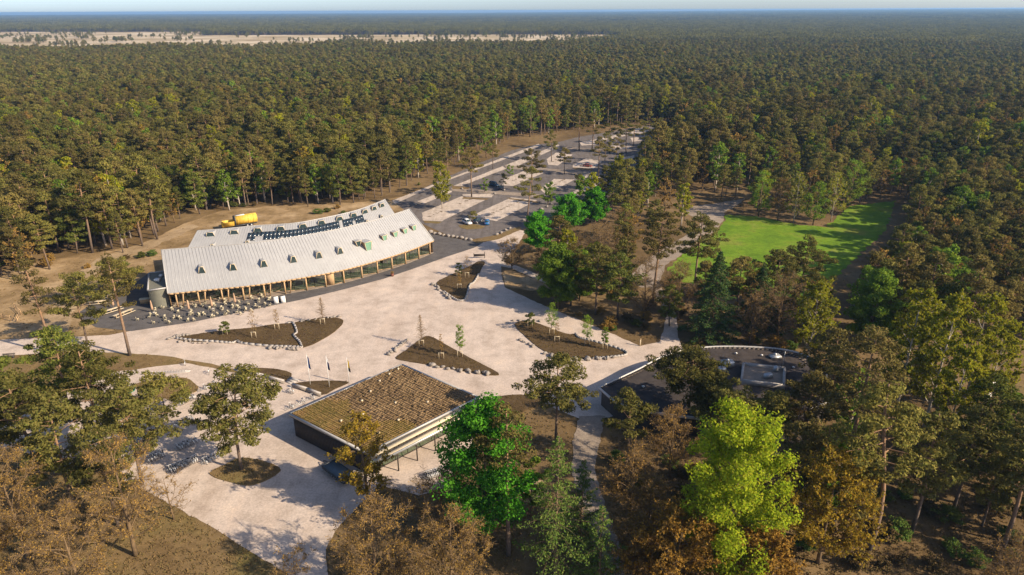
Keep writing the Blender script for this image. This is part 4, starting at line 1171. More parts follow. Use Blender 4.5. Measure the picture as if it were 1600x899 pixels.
def pine(seed, h, cb, cr, nb=20, dens=26, ls=.26, sway=.02, r0=None):
    """Scots pine: bare lower trunk, layered clumps on spreading limbs"""
    rng = np.random.default_rng(seed)
    T, L = Geo(), Geo(); P = trunk_line(rng, h, sway)
    r0 = r0 or .016 * h
    T.tube(P, np.linspace(r0, r0 * .25, len(P)), 7)
    C, N = [], []
    def puff(c, rc, fl):
        a, b = clump(rng, c, rc, max(5, int(dens * (rc / .9) ** 2 * (.24 / ls) ** 2)), fl); C.append(a); N.append(b)
    k0, k1 = (.7, 1.3) if cr > 2.2 else (.25 * cr, .5 * cr)
    if ls > .5: k0, k1 = 1.0, 1.7
    for i in range(nb):
        u = (i + .5) / nb; t = cb + (.97 - cb) * u
        prof = (.6 + 1.4 * u) if u < .28 else max(.25, 1.0 - ((u - .28) / .72) ** 1.8 * .8)
        az = i * 2.4 + rng.uniform(-.5, .5); ln = cr * prof * rng.uniform(.45, 1.15)
        s = pt_on(P, t); rise = rng.uniform(.0, .4) * ln * (.4 + u)
        e = s + np.array([math.cos(az) * ln, math.sin(az) * ln, rise])
        m = (s + e) / 2 + np.array([0, 0, rng.uniform(-.12, .08) * ln])
        T.tube([s, m, e], [r0 * .28 * (1.2 - u * .6), r0 * .18, r0 * .06], 4, False)
        nc = int(np.clip(ln / 1.0, 1, 6))
        for j in range(nc):
            f = 1.0 - .62 * j / max(1, nc) + rng.uniform(-.05, .05)
            side = np.array([-math.sin(az), math.cos(az), 0]) * rng.normal(0, .17 * ln + .1)
            c = s * (1 - f) + e * f + side + np.array([0, 0, rng.uniform(0, .35)])
            puff(c, rng.uniform(k0, k1), rng.uniform(.4, .6))
    for _ in range(3): puff(P[-1] + rng.normal(0, .12 * cr, 3) - np.array([0, 0, .3]), rng.uniform(k0, k1), .6)
    for _ in range(3):      # dead snags below the crown
        s = pt_on(P, rng.uniform(cb * .6, cb)); az = rng.uniform(0, 6.3); ln = rng.uniform(.5, 1.4)
        T.tube([s, s + np.array([math.cos(az) * ln, math.sin(az) * ln, rng.uniform(-.3, .3)])], [r0 * .12, r0 * .04], 3, False)
    C, N = np.concatenate(C), np.concatenate(N)
    L.leaves(C, rng.uniform(.7, 1.3, len(C)) * ls, .42, N, rng)
    return T, L

def broadleaf(seed, h, cb, cr, nl=16, ns=8, leaves=30, ls=.2, twigs=0, shape=1.0, spread=.30, up=.3, r0=None, tw=.022, sway=.02, asp=.6):
    """limbs -> branches -> leafy or bare twig ends inside an egg-shaped crown"""
    rng = np.random.default_rng(seed)
    T, L = Geo(), Geo(); P = trunk_line(rng, h * .93, sway); r0 = r0 or .018 * h
    T.tube(P, np.linspace(r0, r0 * .12, len(P)), 7)
    zc0 = cb * h; C, N, A, B = [], [], [], []
    for i in range(nl):
        u = (i + .5) / nl
        prof = math.sin(math.pi * min(1, (.16 + .84 * u) ** shape)) ** .6
        az = i * 2.4 + rng.uniform(-.4, .4); ln = cr * prof * rng.uniform(.75, 1.08)
        zt = zc0 + (h - zc0) * (.06 + .92 * u)
        zs = max(.12 * h, zt - ln * (.5 + up)); s = pt_on(P, min(.98, zs / (h * .93)))
        ax = pt_on(P, min(.99, zt / (h * .93)))
        e = np.array([ax[0] + math.cos(az) * ln, ax[1] + math.sin(az) * ln, zt])
        m = s * .45 + e * .55 + np.array([0, 0, .06 * ln]) + rng.normal(0, .05 * ln, 3)
        T.tube([s, m, e], [r0 * .34 * (1.15 - .7 * u), r0 * .2 * (1.15 - .6 * u), r0 * .05], 5, False)
        for k in range(ns):
            f = rng.uniform(.25, 1.0); b0 = (s * (1 - f) ** 2 + 2 * m * f * (1 - f) + e * f * f)
            o = rng.normal(size=3); o[2] = abs(o[2]) * .6 + up * .6; o += np.array([math.cos(az), math.sin(az), 0]) * .7
            o /= np.linalg.norm(o); bl = cr * spread * rng.uniform(.6, 1.2)
            b1 = b0 + o * bl
            T.tube([b0, (b0 + b1) / 2 + rng.normal(0, .06 * bl, 3), b1], [r0 * .09, r0 * .06, r0 * .025], 3, False)
            if twigs:
                ff = rng.uniform(.15, 1, (twigs, 1)); q0 = b0 + (b1 - b0) * ff
                dd = o * .8 + rng.normal(size=(twigs, 3)) * .75; dd /= np.linalg.norm(dd, axis=1)[:, None]
                q1 = q0 + dd * rng.uniform(.35, 1.0, (twigs, 1)) * bl * .7
                A.append(q0); B.append(q1)
                if leaves:
                    kk = rng.integers(0, twigs, leaves); w = rng.uniform(.3, 1.05, (leaves, 1))
                    C.append(q0[kk] + (q1 - q0)[kk] * w + rng.normal(0, .06, (leaves, 3))); N.append(rng.normal(size=(leaves, 3)) + np.array([0, 0, .4]))
            elif leaves:
                a, b = clump(rng, b0 + (b1 - b0) * .8, bl * .75, leaves, .75); C.append(a); N.append(b)
    if A: T.sticks(np.concatenate(A), np.concatenate(B), tw, rng)
    if C:
        C, N = np.concatenate(C), np.concatenate(N)
        L.leaves(C, rng.uniform(.6, 1.3, len(C)) * ls, asp, N, rng)
    return T, L

def conifer(seed, h, cb, cr, step=.55, per=6, dens=16, ls=.24, droop=.25, ragged_=.25, r0=None):
    """whorled, pointed conifer"""
    rng = np.random.default_rng(seed)
    T, L = Geo(), Geo(); P = trunk_line(rng, h, .008); r0 = r0 or .014 * h
    T.tube(P, np.linspace(r0, .02, len(P)), 7)
    C, N = [], []
    z = cb * h
    while z < h * .985:
        u = (z - cb * h) / (h * (1 - cb)); rad = cr * (1 - u) ** .85 + .12
        for k in range(per):
            az = k * 2 * math.pi / per + z * 1.7 + rng.uniform(-.3, .3); ln = rad * rng.uniform(1 - ragged_ * 1.6, 1 + ragged_)
            if rng.random() < ragged_ * .5: continue
            s = pt_on(P, z / h); dr = -droop * ln + rng.uniform(-.1, .15) * ln
            e = s + np.array([math.cos(az) * ln, math.sin(az) * ln, dr])
            T.tube([s, (s + e) / 2 + np.array([0, 0, .08 * ln]), e], [.05, .03, .01], 3, False)
            n = max(4, int(dens * ln / 1.2)); f = rng.uniform(.25, 1.05, (n, 1)) ** .8
            side = np.array([-math.sin(az), math.cos(az), 0]) * rng.normal(0, .16 * ln + .06, (n, 1)) * (1.25 - f)
            C.append(s + (e - s) * f + side + rng.normal(0, .07, (n, 3))); N.append(rng.normal(size=(n, 3)) * .6 + np.array([0, 0, .9]))
        z += step * rng.uniform(.8, 1.2) * (1.15 - .5 * u)
    C, N = np.concatenate(C), np.concatenate(N)
    L.leaves(C, rng.uniform(.7, 1.3, len(C)) * ls, .42, N, rng)
    return T, L

KIND = {  # name, category, bark, leaf material, generator
    'pine': ('pine_tree', 'pinebark', 'needle'), 'greenpine': ('pine_tree', 'pinebark', 'needle_green'), 'brownpine': ('pine_tree', 'pinebark', 'needle_brown'),
    'oak': ('oak_tree', 'twig', 'bud'), 'gold': ('oak_tree', 'twig', 'gold'), 'orange': ('oak_tree', 'twig', 'orange'), 'bare': ('bare_tree', 'twig', 'bud'),
    'beech': ('broadleaf_tree', 'bark', 'beech'), 'lime': ('broadleaf_tree', 'bark', 'lime'), 'birch': ('birch_tree', 'birchbark', 'birch'),
    'fresh': ('broadleaf_tree', 'bark', 'freshgreen'), 'spruce': ('spruce_tree', 'bark', 'spruce'), 'larch': ('larch_tree', 'bark', 'larch')}
tree_pts = []           # where hand-placed trees stand
hero_pines = 0
def tree(kind, q_, ty, wpx, label, seed, group=None, cb=None, **kw):
    global hero_pines
    x, y, _ = at(*q_); h = max(3.0, height_of(*q_, ty))
    cr = .5 * wpx * depth(x, y, h * .6) / FOCAL
    nm, bk, lf = KIND[kind]
    if 'pine' in kind:
        hero_pines += 1
        T, L = pine(seed, h, cb or .5, cr, **{**dict(nb=32, dens=72, ls=.25), **kw})
    elif kind in ('oak', 'bare'):
        T, L = broadleaf(seed, h, cb or .25, cr, **{**dict(nl=22, ns=11, leaves=32, ls=.1, twigs=20, spread=.30, tw=.019), **kw})
    elif kind in ('gold', 'orange'):
        T, L = broadleaf(seed, h, cb or .25, cr, **{**dict(nl=28, ns=12, leaves=66, ls=.16, twigs=10, spread=.28), **kw})
    elif kind in ('beech', 'lime', 'fresh'):
        T, L = broadleaf(seed, h, cb or .14, cr, **{**dict(nl=30, ns=14, leaves=70, ls=.21, spread=.26), **kw})
    elif kind == 'birch':
        T, L = broadleaf(seed, h, cb or .2, cr, **{**dict(nl=24, ns=10, leaves=68, ls=.2, twigs=8, spread=.32, up=.5, shape=.9, r0=.011 * h, sway=.015), **kw})
    else:
        T, L = conifer(seed, h, cb or .1, cr, **{**(dict(step=.5, per=7, dens=26, ls=.22) if kind == 'spruce' else dict(step=.62, per=6, dens=26, ls=.16, ragged_=.45, droop=.1)), **kw})
    t = thing(nm, label, 'tree', (x, y, 0), 0, group)
    part('trunk', T, M[bk], t)
    part('crown', L, M[lf], t)
    tree_pts.append((x, y, cr))
    return t

# --- foreground left
tree('greenpine', (118, 660), 520, 118, 'green-topped pine at the back of the left foreground clump', 14, cb=.35)
tree('pine', (165, 715), 552, 135, 'tallest dark pine in the middle of the left foreground clump', 11, cb=.35, nb=38)
tree('pine', (222, 757), 604, 128, 'dark pine at the right of the left foreground clump', 12, cb=.35, nb=38)
tree('pine', (60, 740), 582, 128, 'dark pine at the left of the left foreground clump', 13, cb=.35, nb=36)
tree('pine', (118, 795), 632, 130, 'nearest pine of the left foreground clump', 23, cb=.35, nb=36)
tree('pine', (185, 822), 676, 90, 'low pine rising out of the brown oaks', 24, cb=.35)
tree('pine', (262, 655), 588, 95, 'low spreading pine on the grass island by the green parasol', 15, cb=.3, nb=18)
tree('greenpine', (20, 690), 560, 90, 'pine at the left edge above the dry slope', 16)
tree('pine', (378, 735), 586, 152, 'broad pine on the grass island in the bicycle park', 17, cb=.34, sway=.05, nb=40)
tree('brownpine', (85, 552), 408, 62, 'tall thin pine left of the log tables', 18, cb=.45, nb=20, sway=.04, dens=45)
tree('brownpine', (203, 556), 402, 84, 'tall pine with bare trunk beside the gravel path before the terrace', 19, cb=.5, sway=.03, nb=16, dens=42)
tree('pine', (137, 540), 446, 105, 'two-stemmed spreading pine beside the left gravel path', 20, cb=.35, nb=18)
tree('pine', (128, 478), 428, 60, 'small pine by the sandy track', 21, cb=.3, nb=16)
tree('pine', (192, 462), 408, 70, 'dense low pine at the left end of the pavilion', 22, cb=.3)
tree('oak', (45, 872), 712, 135, 'golden-brown budding oak at the lower left edge', 31)
tree('oak', (212, 868), 690, 125, 'golden-brown budding oak beside the bicycle park path', 32, leaves=20)
tree('oak', (130, 935), 790, 140, 'golden-brown budding oak in the bottom left corner', 33, leaves=20)
tree('oak', (-15, 930), 770, 110, 'brown budding oak cut by the left frame edge at the bottom', 34)
tree('bare', (272, 812), 740, 80, 'small bare tree at the edge of the pale path', 36, nl=14, ns=6, twigs=10, leaves=5, cb=.25)
tree('bare', (462, 902), 858, 70, 'tiny bare tree at the bottom end of the pale path', 37, nl=14, ns=6, twigs=10, leaves=8, cb=.2)
# --- foreground centre
tree('gold', (577, 795), 650, 92, 'golden-brown tree in front of the sedum roof corner', 41, cb=.2, leaves=34, shape=.9, nl=22)
tree('oak', (690, 835), 738, 125, 'brown bare oak in front of the bicycle cluster', 42, leaves=14)
tree('oak', (590, 930), 790, 140, 'wide brown budding oak at the bottom edge left of centre', 43)
tree('oak', (705, 945), 805, 135, 'wide brown budding oak at the bottom edge near the tall pine', 44)
tree('beech', (762, 838), 628, 150, 'vivid green leafy tree beside the sedum roof canopy', 45, cb=.12)
tree('brownpine', (795, 868), 645, 95, 'tall brownish pine with long bare trunk at bottom centre', 46, cb=.55, dens=50, nb=20)
tree('larch', (868, 905), 678, 120, 'airy green larch right of the tall brownish pine', 47, cb=.18)
tree('larch', (935, 925), 790, 90, 'small green larch beside the shaded path at the bottom', 48, cb=.1)
tree('pine', (868, 692), 563, 115, 'pine between the two low buildings on the square', 49, cb=.45)
tree('pine', (975, 735), 616, 75, 'crooked pine at the corner of the round building', 50, cb=.5, sway=.07, nb=16)
tree('oak', (1045, 745), 640, 95, 'brown bare tree left of the yellow-green tree', 51, leaves=16)
tree('oak', (985, 800), 700, 95, 'brown bare bushy tree beside the shaded path', 52, leaves=14, cb=.15)
tree('pine', (1072, 668), 551, 140, 'broad flat-topped pine in front of the round building roof', 53, cb=.52, nb=40)
tree('pine', (1135, 715), 612, 100, 'dark pine behind the yellow-green tree', 54, cb=.45)
tree('pine', (1105, 690), 596, 85, 'dark pine right of the flat-topped one before the round roof', 57, cb=.4)
tree('brownpine', (1255, 690), 588, 80, 'brownish pine before the right part of the round roof', 58, cb=.4)
tree('brownpine', (1292, 650), 520, 95, 'tall brownish pine at the right end of the round building', 59, cb=.3)
tree('oak', (1165, 800), 690, 80, 'bare brown tree right behind the yellow-green tree', 60, leaves=14)
tree('oak', (1010, 860), 745, 95, 'brown budding tree right of the shaded path', 101, leaves=22)
tree('oak', (985, 915), 815, 90, 'low brown budding tree beside the bottom of the shaded path', 102, leaves=26)
tree('larch', (905, 860), 715, 75, 'thin green larch close to the shaded path', 103, cb=.12)
tree('fresh', (830, 800), 715, 50, 'small green tree beside the sand patch', 104, nl=14, ns=8, leaves=26)
tree('pine', (1425, 830), 650, 105, 'dark pine right of the leaning tall pine', 105, cb=.35)
tree('brownpine', (1235, 800), 660, 85, 'brown pine behind the golden oak', 106, cb=.35)
tree('birch', (1465, 715), 540, 70, 'yellow-green birch in front of the birch clump', 108)
tree('pine', (1195, 700), 618, 80, 'slim dark pine before the light well of the round building', 55, cb=.5)
# --- foreground right
tree('lime', (1125, 915), 638, 170, 'big bright yellow-green tree at the lower right', 61, cb=.08, shape=1.35, leaves=105, ls=.18, nl=36, up=.6)
tree('gold', (1278, 880), 710, 150, 'golden-leaved oak right of the yellow-green tree', 62, cb=.2)
tree('orange', (1050, 950), 808, 150, 'orange-brown budding oak below the yellow-green tree', 63)
tree('orange', (1180, 960), 840, 120, 'low orange-brown oak at the bottom right of the yellow-green tree', 64)
tree('pine', (1355, 865), 606, 145, 'tall dark pine with leaning bare trunk at lower right', 65, cb=.5, sway=.05)
tree('brownpine', (1318, 745), 518, 135, 'tall brownish pine behind the golden oak', 66, cb=.4)
tree('birch', (1398, 650), 450, 72, 'yellow-green birch, leftmost of the birch clump', 67)
tree('birch', (1442, 672), 458, 72, 'tall birch in the middle of the birch clump', 68)
tree('birch', (1496, 655), 462, 78, 'golden-topped birch at the right of the birch clump', 69)
tree('birch', (1420, 610), 470, 80, 'slender birch at the back of the birch clump', 79)
tree('birch', (1535, 640), 500, 70, 'thin birch beside the white pylon', 80)
tree('fresh', (1355, 545), 425, 75, 'light green leafy tree behind the birch clump', 70)
tree('birch', (1262, 560), 440, 72, 'golden birch at the right end of the round building', 71)
tree('pine', (1562, 868), 655, 130, 'dark pine with bare trunk at the right edge bottom', 72, cb=.5)
tree('pine', (1600, 810), 590, 130, 'dark pine cut by the right frame edge', 73, cb=.4)
tree('pine', (1490, 795), 640, 120, 'dark pine under the birch clump', 74, cb=.4)
tree('greenpine', (1520, 740), 600, 100, 'shaded green pine between birches and right edge', 75, cb=.3)
tree('oak', (1575, 930), 850, 120, 'brown bare bush at the bottom right corner', 77, leaves=10, cb=.1)
tree('oak', (1230, 700), 625, 60, 'bare brown tree beside the annex', 78, leaves=6)
# --- between the square and the lawn
tree('spruce', (1110, 530), 392, 92, 'large green spruce above the curved roof rim', 81)
tree('spruce', (1180, 512), 412, 72, 'green spruce right of the large spruce', 82)
tree('brownpine', (1150, 500), 405, 70, 'brown pine between the two spruces', 83)
tree('oak', (1215, 530), 430, 85, 'brown bare oak behind the round building', 84, leaves=10)
tree('oak', (1170, 540), 455, 60, 'thin bare oak beside the round roof', 85, leaves=8)
tree('fresh', (872, 482), 383, 66, 'yellow-green leafy tree at the right edge of the square', 86)
tree('pine', (930, 492), 385, 80, 'dark pine behind the pointed bed', 87, cb=.35)
tree('greenpine', (965, 500), 400, 75, 'green pine left of the footpath', 88, cb=.3)
tree('oak', (1005, 500), 400, 80, 'bare brown oak beside the footpath', 89, leaves=8)
tree('brownpine', (1020, 470), 330, 70, 'tall orange-stemmed pine near the forest path', 90, cb=.5)
tree('pine', (1085, 455), 338, 80, 'pine in front of the lawn with orange stem', 91, cb=.45)
tree('oak', (1060, 500), 410, 70, 'green-brown bare tree in front of the lawn corner', 92, leaves=12)
tree('pine', (1245, 478), 378, 90, 'dark rounded pine in front of the lawn', 93, cb=.3)
tree('pine', (1205, 485), 395, 75, 'dark pine left of the rounded one before the lawn', 94, cb=.35)
tree('fresh', (905, 470), 395, 55, 'fresh green small tree behind the dirt patch', 95)
tree('oak', (800, 422), 375, 50, 'small budding tree at the top corner of the square', 96, leaves=14)
tree('oak', (935, 440), 350, 80, 'bare brown oak behind the vivid green trees', 97, leaves=10)
tree('beech', (842, 394), 332, 46, 'vivid green round tree nearest the square by the car park', 98, leaves=40, ls=.25)
tree('beech', (888, 360), 306, 52, 'vivid green round tree in the middle of the three by the car park', 99, leaves=40, ls=.25)
tree('beech', (930, 350), 296, 42, 'vivid green round tree farthest back by the car park', 100, leaves=36, ls=.25)
for q_, ty, w, kd, lab, sd in (((1185, 338), 268, 40, 'fresh', 'leafy green tree at the upper left edge of the lawn', 131), ((1215, 345), 280, 38, 'oak', 'brown bare tree at the upper edge of the lawn', 132), ((1240, 348), 272, 42, 'birch', 'yellow-green birch at the upper edge of the lawn', 133), ((1270, 352), 285, 40, 'fresh', 'bushy green tree at the upper edge of the lawn', 134), ((1298, 346), 270, 42, 'birch', 'pale birch at the notch of the lawn', 135), ((1325, 322), 250, 42, 'fresh', 'green tree behind the right arm of the lawn', 136)):
    tree(kd, q_, ty, w, lab, sd, nl=18, ns=9, **(dict(leaves=24) if kd != 'oak' else {}))
for k, (q_, ty, w, lab) in enumerate((((905, 428), 372, 62, 'brown bare tree just below the vivid green trees'), ((950, 415), 352, 60, 'brown bare tree right of the vivid green trees'), ((882, 415), 368, 50, 'brown bare tree between the square and the vivid green trees'), ((968, 385), 325, 50, 'brown bare tree at the right edge of the car park road'), ((845, 425), 388, 40, 'small brown bare tree beside the side path'))):
    tree('oak', q_, ty, w, lab, 170 + k, nl=16, ns=9, leaves=16)
# --- car park trees
tree('brownpine', (737, 308), 232, 46, 'tall thin pine in the near car park strip', 111, cb=.5, nb=18)
tree('brownpine', (832, 301), 234, 46, 'tall pine in the middle of the car park', 112, cb=.45, nb=18)
tree('pine', (823, 348), 265, 42, 'thin crooked pine at the right edge of the car park', 113, cb=.45, sway=.06, nb=14)
tree('birch', (691, 326), 254, 34, 'pale green birch beside the pavilion end', 114)
tree('fresh', (757, 301), 278, 14, 'small green tree on the first car park median', 115, nl=10, ns=5, leaves=20)
tree('fresh', (797, 275), 258, 14, 'small green tree on the second car park median', 116, nl=10, ns=5, leaves=20)
tree('pine', (787, 293), 273, 15, 'small dark pine beside the dark blue car', 117, cb=.2, nb=10)
tree('pine', (739, 346), 331, 16, 'small dark pine behind the white car', 118, cb=.2, nb=10)
tree('brownpine', (905, 236), 168, 36, 'tall pine at the far left end of the car park', 119, cb=.5, nb=16)
tree('brownpine', (935, 277), 215, 36, 'tall pine beside the second median right end', 120, cb=.5, nb=16)
tree('pine', (952, 240), 180, 34, 'leaning dark pine in the far car park', 121, cb=.5, nb=16, sway=.05)
tree('pine', (978, 240), 182, 34, 'dark pine in the far car park rows', 122, cb=.45, nb=16)
tree('pine', (1030, 265), 190, 50, 'big dark pine at the right edge of the far car park', 123, cb=.35, nb=18)
tree('brownpine', (990, 228), 172, 32, 'slim pine at the back of the car park', 124, cb=.5, nb=14)
tree('birch', (967, 300), 245, 34, 'pale green birch at the right edge of the car park', 125)
tree('pine', (905, 300), 272, 24, 'small spreading pine in the right car park rows', 126, cb=.25, nb=12)

for k, (q_, ty, w, kd, lab) in enumerate((((770, 264), 222, 24, 'brownpine', 'thin pine beside the second row of bays'), ((862, 252), 205, 26, 'pine', 'pine at the head of the third row of bays'), ((882, 272), 232, 24, 'brownpine', 'thin pine on the second median'), ((925, 234), 176, 26, 'brownpine', 'tall thin pine before the far bays'), ((945, 252), 208, 22, 'pine', 'dark pine behind the rust red car'), ((962, 262), 212, 26, 'brownpine', 'pine right of the rust red car'), ((1003, 243), 190, 28, 'pine', 'dark pine at the right of the far bays'), ((1012, 226), 178, 26, 'pine', 'dark pine at the back right corner of the car park'), ((856, 320), 285, 24, 'fresh', 'small green tree at the right edge of the near bays'), ((700, 281), 225, 26, 'brownpine', 'thin pine at the left verge of the car park road'), ((760, 247), 195, 26, 'fresh', 'fresh green tree at the forest edge beside the car park road'), ((828, 214), 150, 34, 'fresh', 'tall light green tree at the forest edge behind the car park'))):
    tree(kd, q_, ty, w, lab, 150 + k, **(dict(nb=14, cb=.42) if 'pine' in kd else dict(nl=14, ns=8, leaves=26)))
# --- young staked trees in the beds
def young(kind, q_, ty, w, lab, seed):
    x, y, _ = at(*q_); h = height_of(*q_, ty); cr = .5 * w * depth(x, y, h * .5) / FOCAL
    t = thing('young_tree', lab, 'young tree', (x, y, .15), group=None)
    if kind == 'larch': T, L = conifer(seed, h, .22, cr, step=.3, per=6, dens=4, ls=.07, droop=-.25, ragged_=.3, r0=.06)
    elif kind == 'bare': T, L = broadleaf(seed, h, .3, cr, nl=18, ns=5, leaves=7, ls=.06, twigs=7, spread=.4, up=.6, r0=.06, tw=.012, sway=.005)
    elif kind == 'pine': T, L = pine(seed, h, .12, cr, nb=14, dens=130, ls=.11, sway=.01, r0=.06)
    else: T, L = broadleaf(seed, h, .28, cr, nl=18, ns=6, leaves=22, ls=.09, spread=.4, up=.6, r0=.06, sway=.005)
    part('trunk', T, M['twig'], t); part('crown', L, M[{'larch': 'bud', 'bare': 'bud', 'pine': 'needle_green', 'leafy': 'freshgreen'}[kind]], t)
    for s_ in (-.5, .5):
        g = Geo(); g.box((s_, -.35, .75), (.09, .09, 1.5)); part('stake', g, M['paletimber'], t)
    g = Geo(); g.box((0, -.35, 1.42), (1.2, .06, .14)); part('crossbar', g, M['paletimber'], t)
young('pine', (353, 523), 504, 15, 'small green staked pine at the left of the long bed', 201)
young('bare', (398, 528), 486, 16, 'bare staked sapling in the middle of the long bed', 202)
young('bare', (434, 515), 484, 9, 'thin bare staked sapling near the terrace edge', 203)
young('larch', (505, 507), 466, 22, 'bare conical larch sapling at the right of the long bed', 204)
young('larch', (659, 541), 494, 22, 'bare conical larch sapling at the top of the triangular bed', 205)
young('bare', (690, 561), 522, 6, 'thin whip of a sapling in the middle of the triangular bed', 206)
young('leafy', (719, 558), 509, 16, 'narrow green staked sapling in the triangular bed', 207)
young('pine', (828, 511), 491, 15, 'dark little pine at the tip of the pointed bed', 208)
young('leafy', (862, 523), 475, 19, 'tall green and brown sapling in the pointed bed', 209)
young('bare', (870, 535), 505, 8, 'thin bare sapling in front of the tall one in the pointed bed', 210)
young('leafy', (917, 540), 494, 19, 'green bushy sapling in the middle of the pointed bed', 211)
young('leafy', (945, 546), 512, 11, 'small green sapling at the right of the pointed bed', 212)
young('pine', (717, 432), 412, 11, 'small dark pine in the upper bed', 213)
young('bare', (730, 434), 402, 14, 'bare sapling in the upper bed', 214)
young('bare', (718, 452), 428, 6, 'thin staked whip at the front of the upper bed', 215)

# ------------------------------------------------------------------ the forest
rng = np.random.default_rng(77)
def src(name, T, L, bark, leaf):
    """one mesh with trunk and crown, for the mass of the forest"""
    g = Geo(); nT = sum(len(q) for q in T.Q) + len(T.P)
    V0 = np.concatenate(T.V)
    g.add(V0, np.concatenate(T.Q)); k = len(np.concatenate(T.Q)); g.add(np.concatenate(L.V), np.concatenate(L.Q))
    me = g.mesh(name); me.materials.append(bark); me.materials.append(leaf)
    mi = np.ones(len(me.polygons), np.int32); mi[:k] = 0
    me.polygons.foreach_set('material_index', mi)
    return me

NEAR = []      # (kind, trunk mesh, crown mesh, height)
for k in range(9):
    h = (15, 16.5, 14, 17, 15.5, 13.5, 16, 15, 14.5)[k]; cr = (3.6, 3.9, 3.5, 3.4, 4.3, 3.8, 3.3, 4.1, 3.5)[k]
    T, L = pine(300 + k, h, (.36, .42, .2, .46, .3, .22, .44, .34, .26)[k], cr, nb=26, dens=85, ls=.27, sway=.03)
    tm, lm = T.mesh('trunk'), L.mesh('crown'); tm.materials.append(M['pinebark']); lm.materials.append(M[('needle', 'needle', 'needle_green', 'needle_brown', 'needle', 'needle_green', 'needle_brown', 'needle', 'needle')[k]])
    NEAR.append(('pine', tm, lm, T, L, lm.materials[0], M['pinebark']))
OTHER = []
for k, (kd, lf, bk) in enumerate((('fresh', 'freshgreen', 'birchbark'), ('bare', 'bud', 'twig'), ('fresh', 'birch', 'birchbark'), ('bare', 'gold', 'twig'))):
    h = (13, 12, 14, 12)[k]
    if kd == 'fresh': T, L = broadleaf(340 + k, h, .25, 2.6, nl=18, ns=7, leaves=20, ls=.26, spread=.3, up=.5)
    else: T, L = broadleaf(340 + k, h, .25, 3.0, nl=16, ns=7, leaves=14, ls=.2, twigs=8, spread=.32, tw=.04)
    tm, lm = T.mesh('trunk'), L.mesh('crown'); tm.materials.append(M[bk]); lm.materials.append(M[lf])
    OTHER.append((kd, tm, lm, T, L, M[lf], M[bk]))

CLEAR = [ground_pts(l) for l in (
    [(-300, 505), (0, 452), (55, 440), (92, 420), (125, 402), (165, 398), (215, 394), (258, 368), (300, 344), (345, 331), (420, 322), (520, 324), (590, 312), (640, 290), (690, 266), (750, 238), (800, 217), (850, 211), (900, 204), (960, 197), (1030, 192), (1062, 198), (1055, 232), (1025, 264), (990, 294), (955, 312), (915, 327), (905, 350), (965, 345), (968, 400), (925, 432), (870, 430), (852, 440), (880, 482), (930, 502), (1040, 520), (1100, 530), (1240, 540), (1310, 560), (1320, 640), (1290, 740), (1270, 1300), (-900, 1300), (-900, 600)],
    [(1000, 470), (975, 440), (1000, 405), (1055, 365), (1085, 345), (1050, 332), (1120, 316), (1170, 312), (1180, 338), (1290, 354), (1330, 322), (1402, 311), (1440, 335), (1415, 400), (1380, 450), (1340, 500), (1190, 498), (1090, 475), (1030, 490)],
    [(1320, 790), (1500, 780), (1520, 860), (1500, 1300), (1270, 1300)],
    [(1530, 545), (1800, 535), (1800, 680), (1540, 690)], [(1330, 560), (1560, 560), (1560, 800), (1320, 800)],
    [(-2000, 2000), (-2000, 930), (2600, 930), (2600, 2000)])]

def jitter_grid(r0, r1, sp, half=R(47)):
    """scattered points in the ring r0..r1 ahead of the viewer"""
    n = int(2 * r1 / sp) + 2
    xs = (np.arange(n) - n / 2) * sp; ys = np.arange(int(r1 / sp) + 2) * sp * .9
    X, Y = np.meshgrid(xs, ys); X = X + (np.arange(len(ys)) % 2)[:, None] * sp / 2
    X = X + rng.uniform(-.42, .42, X.shape) * sp; Y = Y + rng.uniform(-.42, .42, Y.shape) * sp
    X, Y = X.ravel(), Y.ravel(); r_ = np.hypot(X, Y); a = np.abs(np.arctan2(X, Y))
    k = (r_ >= r0) & (r_ < r1) & (a < half)
    return X[k], Y[k]

def open_ground(X, Y):
    k = np.ones(len(X), bool)
    for c in CLEAR: k &= ~inside(X, Y, c)
    k &= ~inside(X, Y, HEATH)
    for (x, y, r_) in tree_pts: k &= np.hypot(X - x, Y - y) > min(3.2, r_ * .8)
    for l in (RB, AX): k &= ~inside(X, Y, l)
    return k

X, Y = jitter_grid(60, 620, 5.3)
k = open_ground(X, Y); X, Y = X[k], Y[k]
# thinner stand right of the car park and around the lawn
pxy = np.array([pix(x, y) for x, y in zip(X, Y)])
thin = (pxy[:, 0] > 840) & (pxy[:, 0] < 1330) & (pxy[:, 1] > 285) & (pxy[:, 1] < 560)
gap = (np.sin(X * .031 + 2) * np.sin(Y * .027 + .5) + .5 * np.sin(X * .083) * np.sin(Y * .071)) 
keep = (~thin | (rng.random(len(X)) < .5)) & (rng.random(len(X)) < .93 - .35 * np.clip(gap - .45, 0, 1))
X, Y, pxy = X[keep], Y[keep], pxy[keep]
order = np.argsort(np.hypot(X, Y)); X, Y, pxy = X[order], Y[order], pxy[order]
mixed = rng.random(len(X))
frac = np.where((pxy[:, 0] > 830) & (pxy[:, 1] > 270), .30, np.where(pxy[:, 1] > 215, .20, .13))
is_other = mixed < frac
def where(px, py):
    if px < 240: return 'left of the pavilion'
    if px < 640: return 'behind the pavilion'
    if px < 1010 and py < 260: return 'behind the car park'
    if px < 1110: return 'between the car park and the lawn'
    if py < 345: return 'behind the lawn'
    return 'right of the lawn and birches'
mass, n_p, n_o = [], 0, 0
LOOK = ['dark olive', 'dark olive', 'green-needled', 'brownish', 'broad dark', 'green-needled', 'brownish', 'broad dark', 'dark olive']
